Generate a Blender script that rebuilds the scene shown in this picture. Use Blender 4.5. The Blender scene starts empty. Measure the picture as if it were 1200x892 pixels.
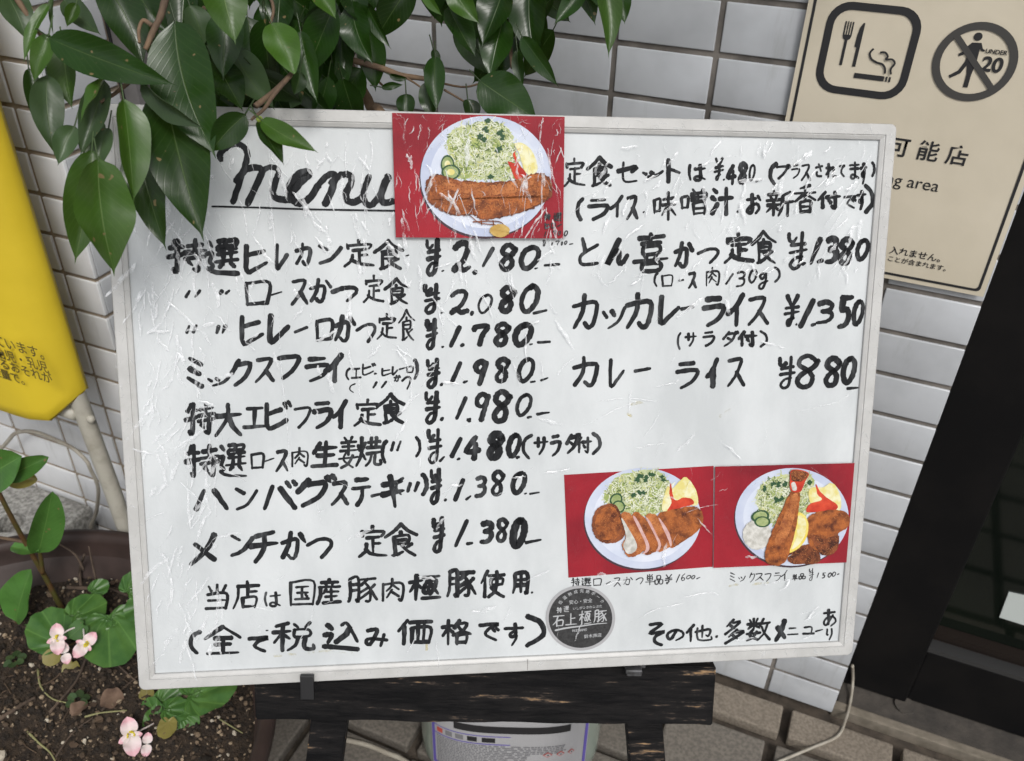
import bpy, bmesh, math, random
from mathutils import Vector, Matrix, noise
random.seed(7)
SC = bpy.context.scene
COL = SC.collection
# ------------------------------------------------------------------ camera
CAMP, CAMR, FPX = ([0.2573, -0.8686, 1.0644], [[0.919215, 0.39325, 0.019941], [0.237874, -0.514243, -0.823996], [-0.313782, 0.762173, -0.566244]], 1033.6)
cd = bpy.data.cameras.new('camera'); cam = bpy.data.objects.new('camera', cd); COL.objects.link(cam)
r, dn, fw = [Vector(v) for v in CAMR]
cam.matrix_world = Matrix(((r.x, -dn.x, -fw.x, CAMP[0]), (r.y, -dn.y, -fw.y, CAMP[1]), (r.z, -dn.z, -fw.z, CAMP[2]), (0, 0, 0, 1)))
cd.sensor_width = 36; cd.lens = 36 * FPX / 1200; cd.clip_start = .02; cd.clip_end = 300
cd.dof.use_dof = True; cd.dof.focus_distance = .70; cd.dof.aperture_fstop = 12.0
SC.camera = cam
# ------------------------------------------------------------------ light
SUN_EL, SUN_AZ = math.radians(46), math.radians(140)      # azimuth clockwise from +y
w = bpy.data.worlds.new('World'); SC.world = w; w.use_nodes = True
nt = w.node_tree; sky = nt.nodes.new('ShaderNodeTexSky'); sky.sky_type = 'NISHITA'; sky.sun_disc = False
sky.sun_elevation = SUN_EL; sky.sun_rotation = SUN_AZ; sky.air_density = 1.0; sky.dust_density = 3.0; sky.ozone_density = 1.0
hs = nt.nodes.new('ShaderNodeHueSaturation'); hs.inputs['Saturation'].default_value = .25
nt.links.new(sky.outputs[0], hs.inputs['Color'])
nt.links.new(hs.outputs[0], nt.nodes['Background'].inputs[0]); nt.nodes['Background'].inputs[1].default_value = .12
sl = bpy.data.lights.new('sun', 'SUN'); so = bpy.data.objects.new('sun', sl); COL.objects.link(so)
sl.energy = 1.15; sl.angle = math.radians(14); sl.color = (1, .97, .93)
sd = Vector((math.sin(SUN_AZ) * math.cos(SUN_EL), math.cos(SUN_AZ) * math.cos(SUN_EL), math.sin(SUN_EL)))
so.rotation_euler = (-sd).to_track_quat('-Z', 'Y').to_euler()
SC.view_settings.view_transform = 'Standard'; SC.view_settings.look = 'None'; SC.view_settings.exposure = 0.34; SC.view_settings.gamma = 1
# ------------------------------------------------------------------ materials
def ramp(nt, fac, stops):
    n = nt.nodes.new('ShaderNodeValToRGB'); e = n.color_ramp.elements
    while len(e) < len(stops): e.new(.5)
    for i, (p, c) in enumerate(stops): e[i].position = p; e[i].color = (*c, 1) if len(c) == 3 else c
    nt.links.new(fac, n.inputs[0]); return n.outputs[0]
POSN = [False]
def tex(nt, kind, scale, vec=None, detail=4, rough=.6, dist=0, stretch=None):
    if vec is None:
        vec = nt.nodes.new('ShaderNodeNewGeometry').outputs['Position'] if POSN[0] else nt.nodes.new('ShaderNodeTexCoord').outputs['Object']
    if stretch:
        mp = nt.nodes.new('ShaderNodeMapping'); mp.inputs['Scale'].default_value = stretch[:3]
        if len(stretch) > 3: mp.inputs['Rotation'].default_value = (0, 0, stretch[3])
        nt.links.new(vec, mp.inputs[0]); vec = mp.outputs[0]
    n = nt.nodes.new('ShaderNodeTexNoise' if kind == 'noise' else 'ShaderNodeTexVoronoi' if kind == 'vor' else 'ShaderNodeTexWave')
    n.inputs['Scale'].default_value = scale
    if kind == 'noise':
        n.inputs['Detail'].default_value = detail; n.inputs['Roughness'].default_value = rough; n.inputs['Distortion'].default_value = dist
    nt.links.new(vec, n.inputs['Vector'])
    return n.outputs['Fac'] if kind != 'vor' else n.outputs['Distance']
def mat(name, col, rough=.5, var=None, scale=20, bump=0, bscale=60, bdist=.001, stretch=None, rnd=0, rv=None, detail=4, metal=0, film=0, _f=1, spec=None, coat=0):
    """col base colour; var second colour mixed in by noise; rnd random value shift per object; film: plastic film laid over"""
    m = bpy.data.materials.new(name); m.use_nodes = True; nt = m.node_tree; b = nt.nodes['Principled BSDF']
    b.inputs['Roughness'].default_value = rough; b.inputs['Metallic'].default_value = metal
    if spec is not None: b.inputs['Specular IOR Level'].default_value = spec
    out = None
    if var is not None:
        f = tex(nt, 'noise', scale, detail=detail, stretch=stretch)
        out = ramp(nt, f, [(.38, col), (.62, var)] if rv is None else [(rv[0], col), (rv[1], var)])
    if rnd:
        oi = nt.nodes.new('ShaderNodeObjectInfo'); mr = nt.nodes.new('ShaderNodeMapRange')
        mr.inputs['To Min'].default_value = 1 - rnd; mr.inputs['To Max'].default_value = 1 + rnd
        nt.links.new(oi.outputs['Random'], mr.inputs[0])
        hv = nt.nodes.new('ShaderNodeHueSaturation'); nt.links.new(mr.outputs[0], hv.inputs['Value'])
        if out: nt.links.new(out, hv.inputs['Color'])
        else: hv.inputs['Color'].default_value = (*col, 1)
        out = hv.outputs[0]
    if out: nt.links.new(out, b.inputs['Base Color'])
    else: b.inputs['Base Color'].default_value = (*col, 1)
    if bump:
        bf = tex(nt, 'noise', bscale, detail=5, stretch=stretch); bn_ = nt.nodes.new('ShaderNodeBump')
        bn_.inputs['Strength'].default_value = bump; bn_.inputs['Distance'].default_value = bdist
        nt.links.new(bf, bn_.inputs['Height']); nt.links.new(bn_.outputs[0], b.inputs['Normal'])
    if coat: b.inputs['Coat Weight'].default_value = coat; b.inputs['Coat Roughness'].default_value = .08
    if film:
        g = nt.nodes.new('ShaderNodeNewGeometry').outputs['Position']
        a1 = tex(nt, 'noise', 26, g, 5, .62, 1.6, stretch=(1.5, 1.0, .75)); a2 = tex(nt, 'noise', 95, g, 4, .65, 2.2, stretch=(1.3, 1, .7))
        ad = nt.nodes.new('ShaderNodeMath'); ad.operation = 'MULTIPLY_ADD'; ad.inputs[1].default_value = .35
        nt.links.new(a2, ad.inputs[0]); nt.links.new(a1, ad.inputs[2])
        # ridged: creases where the noise crosses its middle
        s1 = nt.nodes.new('ShaderNodeMath'); s1.operation = 'SUBTRACT'; s1.inputs[1].default_value = .67; nt.links.new(ad.outputs[0], s1.inputs[0])
        ab = nt.nodes.new('ShaderNodeMath'); ab.operation = 'ABSOLUTE'; nt.links.new(s1.outputs[0], ab.inputs[0])
        pw = nt.nodes.new('ShaderNodeMath'); pw.operation = 'POWER'; pw.inputs[1].default_value = .55; nt.links.new(ab.outputs[0], pw.inputs[0])
        b2 = nt.nodes.new('ShaderNodeBump'); b2.inputs['Strength'].default_value = 1.0; b2.inputs['Distance'].default_value = .012
        b2.invert = True; nt.links.new(pw.outputs[0], b2.inputs['Height'])
        b.inputs['Coat Weight'].default_value = film * .55; b.inputs['Coat Roughness'].default_value = .12; b.inputs['Coat IOR'].default_value = 1.5
        nt.links.new(b2.outputs[0], b.inputs['Coat Normal'])
    return m
POSN[0] = True
TILE = mat('tile_glaze_shaded', (.53, .55, .575), .18, (.43, .445, .465), 9, .15, 30, .002, rnd=.10)  # same tile as the pillar, greyed for the weaker light on the wall
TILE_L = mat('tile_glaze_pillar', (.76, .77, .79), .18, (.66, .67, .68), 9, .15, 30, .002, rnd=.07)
def grime(m):
    nt = m.node_tree; b = nt.nodes['Principled BSDF']; src = b.inputs['Base Color'].links[0].from_socket
    f = tex(nt, 'noise', 16, nt.nodes.new('ShaderNodeNewGeometry').outputs['Position'], 8, .7, .3, stretch=(2.2, 1, .35)); mx = nt.nodes.new('ShaderNodeMix'); mx.data_type = 'RGBA'
    nt.links.new(ramp(nt, f, [(.58, (0, 0, 0)), (.78, (.42, .42, .42))]), mx.inputs['Factor']); nt.links.new(src, mx.inputs['A']); mx.inputs['B'].default_value = (.20, .19, .165, 1); nt.links.new(mx.outputs['Result'], b.inputs['Base Color'])
grime(TILE); grime(TILE_L)
POSN[0] = False
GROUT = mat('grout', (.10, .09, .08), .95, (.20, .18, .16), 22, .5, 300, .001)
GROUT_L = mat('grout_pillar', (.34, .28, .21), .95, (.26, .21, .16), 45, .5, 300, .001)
STEEL = mat('grille_metal', (.20, .19, .19), .45, (.14, .135, .13), 20, metal=.3)
DARK = mat('black_gap', (.012, .012, .012), .9)
POSTER = mat('poster_paper', (.60, .54, .42), .5, (.67, .605, .48), 7, .35, 9, .004, coat=.8)
INKP = mat('printed_black', (.02, .02, .022), .5)
BLACKAL = mat('door_aluminium', (.004, .004, .0045), .45, (.007, .0065, .0065), 12, .1, 90, .0005, spec=.22)
SILVER = mat('aluminium_trim', (.06, .06, .06), .5, metal=.5)
BROWNT = mat('brown_seal', (.012, .008, .006), .7, spec=.2)
CONC = mat('concrete', (.045, .040, .035), .9, (.075, .065, .055), 30, .6, 200, .002)
POSN[0] = True
PAVER = mat('paver_stone', (.115, .103, .088), .85, (.18, .16, .135), 230, .4, 400, .0006, rnd=.1, detail=3)
BORDER = mat('border_paver', (.15, .127, .10), .85, (.23, .195, .155), 260, .4, 400, .0006, rnd=.1, detail=3)
POSN[0] = False
JOINT = mat('paver_joint', (.055, .045, .036), .95, (.10, .08, .062), 60, .6, 300, .001)
FRAME = mat('frame_aluminium', (.50, .498, .485), .38, (.44, .438, .425), 45, .2, 90, .0006, film=.8, detail=7)
PANEL = mat('whiteboard', (.60, .625, .635), .45, (.50, .525, .535), 10, film=.9, spec=.3, stretch=(1.4, .7, 1), detail=7)
INK = mat('marker_ink', (.012, .013, .015), .6, (.09, .095, .10), 150, stretch=(1, .3, 1, .9), rv=(.52, .78), film=.25, detail=7, spec=.15)
INKT = mat('thin_marker_ink', (.03, .031, .033), .6, (.14, .14, .15), 300, rv=(.5, .75), film=.2, spec=.15)
CREASE = mat('film_crease_glint', (.92, .94, .96), .16, coat=.8)  # white colour stands for the glints along the wrap's folds
WOODB = mat('worn_black_wood', (.012, .012, .013), .5, None, spec=.12)
HOOK = mat('black_hook', (.012, .012, .013), .45)
HOOKS = mat('steel_hook', (.10, .10, .105), .35, (.03, .03, .03), 90, metal=.4)
POT = mat('planter_plastic', (.055, .036, .031), .5, (.032, .022, .019), 9, .3, 120, .0008, spec=.25, detail=8)
YEL = mat('yellow_panel', (.70, .52, .03), .5, (.60, .44, .022), 5, .35, 14, .004, detail=7)
YINK = mat('sign_ink', (.10, .075, .02), .6)
PIPE = mat('painted_pipe', (.46, .44, .38), .4, (.26, .23, .18), 26, .2, 60, .001, rv=(.5, .78))
CABLE = mat('cable_sheath', (.40, .37, .31), .5, (.30, .27, .22), 50)
BLOCK = mat('concrete_block', (.46, .45, .42), .95, (.20, .195, .18), 150, 1.0, 170, .006, detail=9)
BOTL = mat('bottle_plastic', (.33, .38, .32), .25, (.26, .31, .27), 6, coat=.3)
LABW = mat('label_white', (.40, .40, .41), .5)
LABP = mat('label_purple', (.13, .10, .42), .45)
LABG = mat('label_grey_print', (.20, .20, .21), .6)
LABR = mat('label_red_print', (.50, .08, .06), .6)
SOIL = mat('soil', (.020, .014, .010), 1, (.05, .034, .022), 120, 1.0, 300, .004)
PEB = mat('soil_grain', (.045, .028, .018), .95, None)
def worn(m):
    nt = m.node_tree; b = nt.nodes['Principled BSDF']
    f = tex(nt, 'noise', 9, detail=9, rough=.72, stretch=(1.0, 7, 7)); f2 = tex(nt, 'noise', 60, detail=6, stretch=(1, 5, 5))
    a = nt.nodes.new('ShaderNodeMath'); a.operation = 'MULTIPLY_ADD'; a.inputs[1].default_value = .25; nt.links.new(f2, a.inputs[0]); nt.links.new(f, a.inputs[2])
    c = ramp(nt, a.outputs[0], [(.0, (.006, .006, .007)), (.55, (.004, .004, .0045)), (.70, (.014, .013, .013)), (.735, (.07, .055, .045)), (.78, (.30, .19, .10)), (.88, (.42, .30, .19))])
    nt.links.new(c, b.inputs['Base Color'])
    bp = nt.nodes.new('ShaderNodeBump'); bp.invert = True; bp.inputs['Strength'].default_value = .8; bp.inputs['Distance'].default_value = .002
    nt.links.new(a.outputs[0], bp.inputs['Height']); nt.links.new(bp.outputs[0], b.inputs['Normal'])
    nt.links.new(ramp(nt, a.outputs[0], [(.5, (.5, .5, .5)), (.72, (.85, .85, .85))]), b.inputs['Roughness'])
worn(WOODB)
def attr_color(m, name='tint'):
    nt = m.node_tree; b = nt.nodes['Principled BSDF']; a = nt.nodes.new('ShaderNodeVertexColor'); a.layer_name = name
    n = tex(nt, 'noise', 400, detail=3); hv = nt.nodes.new('ShaderNodeHueSaturation'); mr = nt.nodes.new('ShaderNodeMapRange')
    mr.inputs['To Min'].default_value = .7; mr.inputs['To Max'].default_value = 1.3
    nt.links.new(n, mr.inputs[0]); nt.links.new(mr.outputs[0], hv.inputs['Value']); nt.links.new(a.outputs[0], hv.inputs['Color']); nt.links.new(hv.outputs[0], b.inputs['Base Color'])
attr_color(PEB)
def leafmat(name, top, under, rough=.28, vein=(.075, .12, .035), trans=.12):
    m = bpy.data.materials.new(name); m.use_nodes = True; nt = m.node_tree; b = nt.nodes['Principled BSDF']; L = nt.links.new; b.inputs['Specular IOR Level'].default_value = .36
    uv = nt.nodes.new('ShaderNodeUVMap').outputs[0]; sp = nt.nodes.new('ShaderNodeSeparateXYZ'); L(uv, sp.inputs[0])
    ax = nt.nodes.new('ShaderNodeMath'); ax.operation = 'SUBTRACT'; ax.inputs[1].default_value = .5; L(sp.outputs[0], ax.inputs[0])
    ab = nt.nodes.new('ShaderNodeMath'); ab.operation = 'ABSOLUTE'; L(ax.outputs[0], ab.inputs[0])
    # side veins: stripes along v, slanted by |u|
    sl_ = nt.nodes.new('ShaderNodeMath'); sl_.operation = 'MULTIPLY_ADD'; sl_.inputs[1].default_value = -.55; L(ab.outputs[0], sl_.inputs[0]); L(sp.outputs[1], sl_.inputs[2])
    ml = nt.nodes.new('ShaderNodeMath'); ml.operation = 'MULTIPLY'; ml.inputs[1].default_value = 13 * 6.28; L(sl_.outputs[0], ml.inputs[0])
    sn = nt.nodes.new('ShaderNodeMath'); sn.operation = 'SINE'; L(ml.outputs[0], sn.inputs[0])
    vv = ramp(nt, sn.outputs[0], [(.80, (0, 0, 0)), (1, (.10, .10, .10))])
    mid = ramp(nt, ab.outputs[0], [(.004, (.55, .55, .55)), (.018, (0, 0, 0))])
    mx = nt.nodes.new('ShaderNodeMath'); mx.operation = 'MAXIMUM'; L(vv, mx.inputs[0]); L(mid, mx.inputs[1])
    n = tex(nt, 'noise', 38, detail=4)
    oi = nt.nodes.new('ShaderNodeObjectInfo')
    base = ramp(nt, n, [(.35, top), (.65, tuple(c * 1.35 for c in top))])
    hv = nt.nodes.new('ShaderNodeHueSaturation'); mr = nt.nodes.new('ShaderNodeMapRange'); mr.inputs['To Min'].default_value = .72; mr.inputs['To Max'].default_value = 1.3
    L(oi.outputs['Random'], mr.inputs[0]); L(mr.outputs[0], hv.inputs['Value']); L(base, hv.inputs['Color'])
    m1 = nt.nodes.new('ShaderNodeMix'); m1.data_type = 'RGBA'; L(mx.outputs[0], m1.inputs['Factor']); L(hv.outputs[0], m1.inputs['A']); m1.inputs['B'].default_value = (*vein, 1)
    ge = nt.nodes.new('ShaderNodeNewGeometry'); m2 = nt.nodes.new('ShaderNodeMix'); m2.data_type = 'RGBA'
    L(ge.outputs['Backfacing'], m2.inputs['Factor']); L(m1.outputs['Result'], m2.inputs['A']); m2.inputs['B'].default_value = (*under, 1)
    # a few brown specks
    sk = ramp(nt, tex(nt, 'noise', 150, detail=1), [(.74, (0, 0, 0)), (.77, (1, 1, 1))])
    m3 = nt.nodes.new('ShaderNodeMix'); m3.data_type = 'RGBA'; L(sk, m3.inputs['Factor']); L(m2.outputs['Result'], m3.inputs['A']); m3.inputs['B'].default_value = (.16, .12, .05, 1)
    L(m3.outputs['Result'], b.inputs['Base Color'])
    bp = nt.nodes.new('ShaderNodeBump'); bp.invert = True; bp.inputs['Strength'].default_value = .4; bp.inputs['Distance'].default_value = .0006
    L(mx.outputs[0], bp.inputs['Height']); L(bp.outputs[0], b.inputs['Normal'])
    b.inputs['Roughness'].default_value = rough
    tr = nt.nodes.new('ShaderNodeBsdfTranslucent'); tc = nt.nodes.new('ShaderNodeMix'); tc.data_type = 'RGBA'; tc.inputs['Factor'].default_value = .5
    L(m3.outputs['Result'], tc.inputs['A']); tc.inputs['B'].default_value = (.25, .38, .04, 1); L(tc.outputs['Result'], tr.inputs[0])
    ms = nt.nodes.new('ShaderNodeMixShader'); ms.inputs[0].default_value = trans; L(b.outputs[0], ms.inputs[1]); L(tr.outputs[0], ms.inputs[2])
    L(ms.outputs[0], nt.nodes['Material Output'].inputs[0]); return m
LEAF = leafmat('ficus_leaf_shaded', (.008, .026, .003), (.03, .05, .018), .27)  # shade inside the tree is put into this dark green
LEAFB = leafmat('ficus_leaf_lit', (.030, .072, .008), (.06, .10, .035), .33, vein=(.13, .20, .06), trans=.16)  # brighter green for the lit leaves, light put into the colour
LEAFG = leafmat('ficus_leaf_grey', (.036, .064, .026), (.07, .10, .05), .34)
BEG = leafmat('begonia_leaf', (.045, .115, .024), (.08, .13, .06), .25, (.13, .25, .06))
BEGR = leafmat('begonia_leaf_red', (.14, .12, .03), (.2, .12, .05), .35, (.25, .2, .06))
BARK = mat('bark', (.17, .11, .065), .85, (.09, .06, .04), 60, .6, 160, .002, stretch=(1, 1, .4))
BARKT = mat('trunk_bark', (.13, .10, .075), .95, (.04, .028, .02), 45, 1.0, 140, .004, stretch=(1, 1, 1.6))
STEM = mat('begonia_stem', (.065, .065, .015), .5, (.10, .045, .02), 30)
TWIG = mat('dry_twig', (.10, .07, .05), .9, (.05, .035, .025), 60)
DRY = mat('dry_leaf', (.17, .11, .075), .85, (.10, .06, .04), 60)
GRST = mat('pale_straw', (.25, .24, .11), .7)
PINK = mat('petal', (.70, .55, .56), .5, (.68, .30, .35), 70, rv=(.44, .72))
def petal(m):
    nt = m.node_tree; b = nt.nodes['Principled BSDF']; uv = nt.nodes.new('ShaderNodeUVMap').outputs[0]; sp = nt.nodes.new('ShaderNodeSeparateXYZ'); nt.links.new(uv, sp.inputs[0])
    n = tex(nt, 'noise', 9, uv, 4, .6, 0, stretch=(6, .8, 1)); ad = nt.nodes.new('ShaderNodeMath'); ad.operation = 'MULTIPLY_ADD'; ad.inputs[1].default_value = .5; nt.links.new(n, ad.inputs[0]); nt.links.new(sp.outputs[1], ad.inputs[2])
    nt.links.new(ramp(nt, ad.outputs[0], [(.35, (.70, .63, .60)), (.9, (.70, .55, .56)), (1.15 - .15, (.66, .38, .42))]), b.inputs['Base Color']); b.inputs['Subsurface Weight'].default_value = .2; b.inputs['Subsurface Radius'].default_value = (.004, .002, .002)
STAM = mat('stamen', (.75, .62, .02), .6, (.55, .45, .02), 500, 1, 700, .001)
petal(PINK)
BUD = mat('fig_fruit', (.22, .28, .05), .4)
# ------------------------------------------------------------------ helpers
def link(name, verts, faces, m, parent=None, smooth=False, mw=None):
    me = bpy.data.meshes.new(name); me.from_pydata([tuple(v) for v in verts], [], faces); me.update()
    if m is not None: me.materials.append(m)
    if smooth: me.polygons.foreach_set('use_smooth', [True] * len(me.polygons))
    o = bpy.data.objects.new(name, me); COL.objects.link(o)
    if parent is not None: o.parent = parent
    if mw is not None: o.matrix_world = mw
    return o
def tag(o, label=None, cat=None, group=None, kind=None):
    if label: o['label'] = label
    if cat: o['category'] = cat
    if group: o['group'] = group
    if kind: o['kind'] = kind
    return o
def empty(name, loc=(0, 0, 0), label=None, cat=None, group=None, mw=None, kind=None):
    o = bpy.data.objects.new(name, None); COL.objects.link(o); o.location = loc; o.empty_display_size = .05
    if mw is not None: o.matrix_world = mw
    return tag(o, label, cat, group, kind)
class MB:
    def __init__(s): s.v = []; s.f = []
    def add(s, vs, fs):
        n = len(s.v); s.v += [Vector(v) for v in vs]; s.f += [tuple(i + n for i in f) for f in fs]
    def box(s, a, b, ax=None):
        """axis box between corners a, b; ax = optional (origin, X, Y, Z)"""
        c = [(x, y, z) for z in (a[2], b[2]) for y in (a[1], b[1]) for x in (a[0], b[0])]
        if ax: c = [ax[0] + ax[1] * p[0] + ax[2] * p[1] + ax[3] * p[2] for p in c]
        s.add(c, [(0, 2, 3, 1), (4, 5, 7, 6), (0, 1, 5, 4), (2, 6, 7, 3), (1, 3, 7, 5), (0, 4, 6, 2)])
    def tube(s, pts, rad, n=8, cap=True):
        pts = [Vector(p) for p in pts]; k = len(pts); R_ = rad if isinstance(rad, (list, tuple)) else [rad] * k
        u = None; base = len(s.v); vs = []
        for i, p in enumerate(pts):
            t = (pts[min(i + 1, k - 1)] - pts[max(i - 1, 0)]).normalized()
            if u is None: u = t.orthogonal().normalized()
            u = (u - t * u.dot(t)).normalized(); v = t.cross(u)
            for j in range(n):
                a = 2 * math.pi * j / n; vs.append(p + (u * math.cos(a) + v * math.sin(a)) * R_[i])
        fs = [(i * n + j, i * n + (j + 1) % n, (i + 1) * n + (j + 1) % n, (i + 1) * n + j) for i in range(k - 1) for j in range(n)]
        if cap: fs += [tuple(range(n))[::-1], tuple((k - 1) * n + j for j in range(n))]
        s.add(vs, fs)
    def ico(s, c, r, sub=1, sc=(1, 1, 1), jit=0):
        bm = bmesh.new(); bmesh.ops.create_icosphere(bm, subdivisions=sub, radius=1)
        vs = [Vector(c) + Vector((v.co.x * sc[0], v.co.y * sc[1], v.co.z * sc[2])) * r * (1 + random.uniform(-jit, jit)) for v in bm.verts]
        fs = [tuple(v.index for v in f.verts) for f in bm.faces]; bm.free(); s.add(vs, fs)
    def build(s, name, m, parent=None, smooth=False, mw=None):
        return link(name, s.v, s.f, m, parent, smooth, mw)
def smooth_pts(p, n=6):
    p = [Vector(a) for a in p]; out = []
    for i in range(len(p) - 1):
        a, b, c, d = p[max(i - 1, 0)], p[i], p[i + 1], p[min(i + 2, len(p) - 1)]
        for k in range(n):
            t = k / n; out.append(.5 * ((2 * b) + (c - a) * t + (2 * a - 5 * b + 4 * c - d) * t * t + (3 * b - a - 3 * c + d) * t ** 3))
    return out + [p[-1]]
def nums(s, k=.001): return [[float(x) * k if j < 3 else float(x) for j, x in enumerate(p.split(','))] for p in s.split()]
def bevel(o, w_, seg=2):
    bm = bmesh.new(); bm.from_mesh(o.data); bmesh.ops.bevel(bm, geom=bm.edges[:], offset=w_, segments=seg, affect='EDGES', profile=.6)
    bm.to_mesh(o.data); bm.free(); return o
def text(body, size, m, parent, loc, rot=None, mw=None, name='lettering', align='LEFT', thick=0, spacing=1.0):
    c = bpy.data.curves.new(name, 'FONT'); c.body = body; c.size = size; c.align_x = align; c.fill_mode = 'FRONT'; c.offset = thick; c.space_character = spacing
    c.materials.append(m); o = bpy.data.objects.new(name, c); COL.objects.link(o)
    o.parent = parent
    TXT.append(o)
    o.location = loc
    if rot: o.rotation_euler = rot
    return o
TXT = []
def solidify_texts():
    bpy.context.view_layer.update(); dg = bpy.context.evaluated_depsgraph_get()
    for o in TXT:
        me = bpy.data.meshes.new_from_object(o.evaluated_get(dg)); n = bpy.data.objects.new('lettering', me); COL.objects.link(n)
        n.parent = o.parent; n.location = o.location; n.rotation_euler = o.rotation_euler
    for o in TXT: c = o.data; bpy.data.objects.remove(o); bpy.data.curves.remove(c)
# ------------------------------------------------------------------ ground
g = MB(); g.add([(-40, -40, -.02), (40, -40, -.02), (40, 40, -.02), (-40, 40, -.02)], [(0, 1, 2, 3)])
ground = tag(g.build('ground', JOINT), kind='structure')
pm = MB(); pm.box((0, 0, -.018), (.131, .096, 0)); p0 = bevel(link('paver', pm.v, pm.f, PAVER, ground), .003)
pb = MB(); pb.box((0, 0, -.018), (.133, .047, .001)); b0 = bevel(link('border_paver', pb.v, pb.f, BORDER, ground), .003)
first = True
for r_ in range(9):
    for k in range(-5, 7):
        x = .321 + .007 + k * .1453; y = -.078 - r_ * .108 - .096
        if (x < -.75) or (x > .95): continue
        o = p0 if first else p0.copy()
        if not first: COL.objects.link(o)
        first = False; o.location = (x, y, random.uniform(-.0012, .0012)); o.rotation_euler.z = random.uniform(-.008, .008)
first = True
for k in range(-5, 6):
    o = b0 if first else b0.copy()
    if not first: COL.objects.link(o)
    first = False; o.location = (.340 + k * .1453, -.062, random.uniform(-.001, .001))
# ------------------------------------------------------------------ tiled wall
def tilemesh(wd, ht, name, m, parent):
    t = MB(); t.box((0, -.0, 0), (wd, .006, ht)); return bevel(link(name, t.v, t.f, m, parent, True), .0013, 2)
wall = empty('tiled_wall', (-.1, 0, 0), 'back wall of glossy pale grey rectangular tiles behind the menu board and the tree', 'wall')
wall.matrix_world = Matrix.Translation((0, 0, 0))
wb = MB(); wb.box((-.56, .0022, 0), (.3905, .16, 2.6)); wb.build('mortar_bed', GROUT, wall)
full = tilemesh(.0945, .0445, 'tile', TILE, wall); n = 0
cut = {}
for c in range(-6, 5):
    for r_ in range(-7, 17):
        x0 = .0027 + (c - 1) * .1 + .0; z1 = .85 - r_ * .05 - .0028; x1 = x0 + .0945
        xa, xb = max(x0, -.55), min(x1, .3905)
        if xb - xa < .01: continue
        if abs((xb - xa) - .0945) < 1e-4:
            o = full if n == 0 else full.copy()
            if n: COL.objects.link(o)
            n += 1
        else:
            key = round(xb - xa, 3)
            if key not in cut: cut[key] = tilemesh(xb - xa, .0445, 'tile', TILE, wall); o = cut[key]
            else: o = cut[key].copy(); COL.objects.link(o)
        o.location = (xa, random.uniform(-.0002, .0002), z1 - .0445)
        o.rotation_euler = (random.uniform(-.004, .004), 0, random.uniform(-.004, .004))
pil = empty('tiled_pillar', (0, 0, 0), 'pale tiled pillar standing forward at the left behind the yellow sign', 'pillar')
pbm = MB(); pbm.box((-1.5, -.2055, 0), (-.5525, .16, 2.6)); pbm.build('mortar_bed', GROUT_L, pil)
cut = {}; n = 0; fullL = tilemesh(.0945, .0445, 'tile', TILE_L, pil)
for c in range(-5, 2):
    for r_ in range(-5, 16):
        x0 = -.6 + c * .1 + .0027; z1 = .811 - r_ * .05 - .0028; xa, xb = x0, min(x0 + .0945, -.5495)
        if z1 < .06 or xb - xa < .01: continue
        if xb - xa > .094:
            o = fullL if n == 0 else fullL.copy()
            if n: COL.objects.link(o)
            n += 1
        elif 'k' not in cut: cut['k'] = o = tilemesh(xb - xa, .0445, 'tile', TILE_L, pil)
        else: o = cut['k'].copy(); COL.objects.link(o)
        o.location = (xa, -.208 + random.uniform(-.0002, .0002), z1 - .0445); o.rotation_euler = (random.uniform(-.004, .004), 0, random.uniform(-.004, .004))
side = None
for k in range(2):
    for r_ in range(-5, 16):
        z1 = .811 - r_ * .05 - .0028; y0 = -.2015 + k * .1
        if k == 1 and z1 > .62: continue
        if side is None: side = o = tilemesh(.0945, .0445, 'tile', TILE, pil)  # side face takes the greyed tile, its shade put into the colour
        else: o = side.copy(); COL.objects.link(o)
        o.rotation_euler = (0, 0, math.radians(90)); o.location = (-.5495, y0, z1 - .0445)
gr = empty('metal_grille', (-.545, -.05, .62), 'dark metal grille of upright bars beside the pillar, half hidden by leaves', 'grille')
gr.matrix_world = Matrix.Identity(4)
gb = MB(); gb.box((-.5515, -.104, .63), (-.549, -.001, 1.25)); gb.build('backing', DARK, gr)
bar = MB(); bar.box((-.548, 0, .63), (-.528, .014, 1.25)); b_ = bar.build('bar', STEEL, gr)
for i in range(4):
    o = b_ if i == 0 else b_.copy()
    if i: COL.objects.link(o)
    o.location.y = -.102 + i * .028
# ------------------------------------------------------------------ door
door = empty('entrance_door', (.6, .08, 0), 'black aluminium framed glass door standing ajar in shade at the right edge', 'door'); door.matrix_world = Matrix.Identity(4)
door['label'] = 'black aluminium framed glass door in deep shade at the right edge'
d = MB(); d.box((.396, .06, 0), (.484, .16, 2.2)); bevel(d.build('jamb', BLACKAL, door), .003)
d = MB(); d.box((.4845, .068, .0), (1.7, .14, .104)); bevel(d.build('bottom_rail', BLACKAL, door), .003)
d = MB(); d.box((.4845, .066, .105), (1.7, .10, .111)); d.build('trim_strip', SILVER, door)
d = MB(); d.box((.4845, .082, .119), (1.7, .10, .126)); d.box((.4845, .0855, .1115), (1.7, .098, .1185)); d.build('seal', BROWNT, door)
GL = mat('door_glass', (.006, .009, .007), .06, (.009, .013, .009), 5, spec=.6)
GL.node_tree.nodes['Principled BSDF'].inputs['Transmission Weight'].default_value = .35
d = MB(); d.box((.4845, .1, .1265), (1.7, .106, 2.2)); d.build('glass_pane', GL, door)
d = MB(); d.box((.396, .3, -.01), (1.8, .32, 2.3)); d.build('inner_curtain', mat('green_curtain', (.014, .024, .014), .9, (.008, .014, .008), 12), door)
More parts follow.
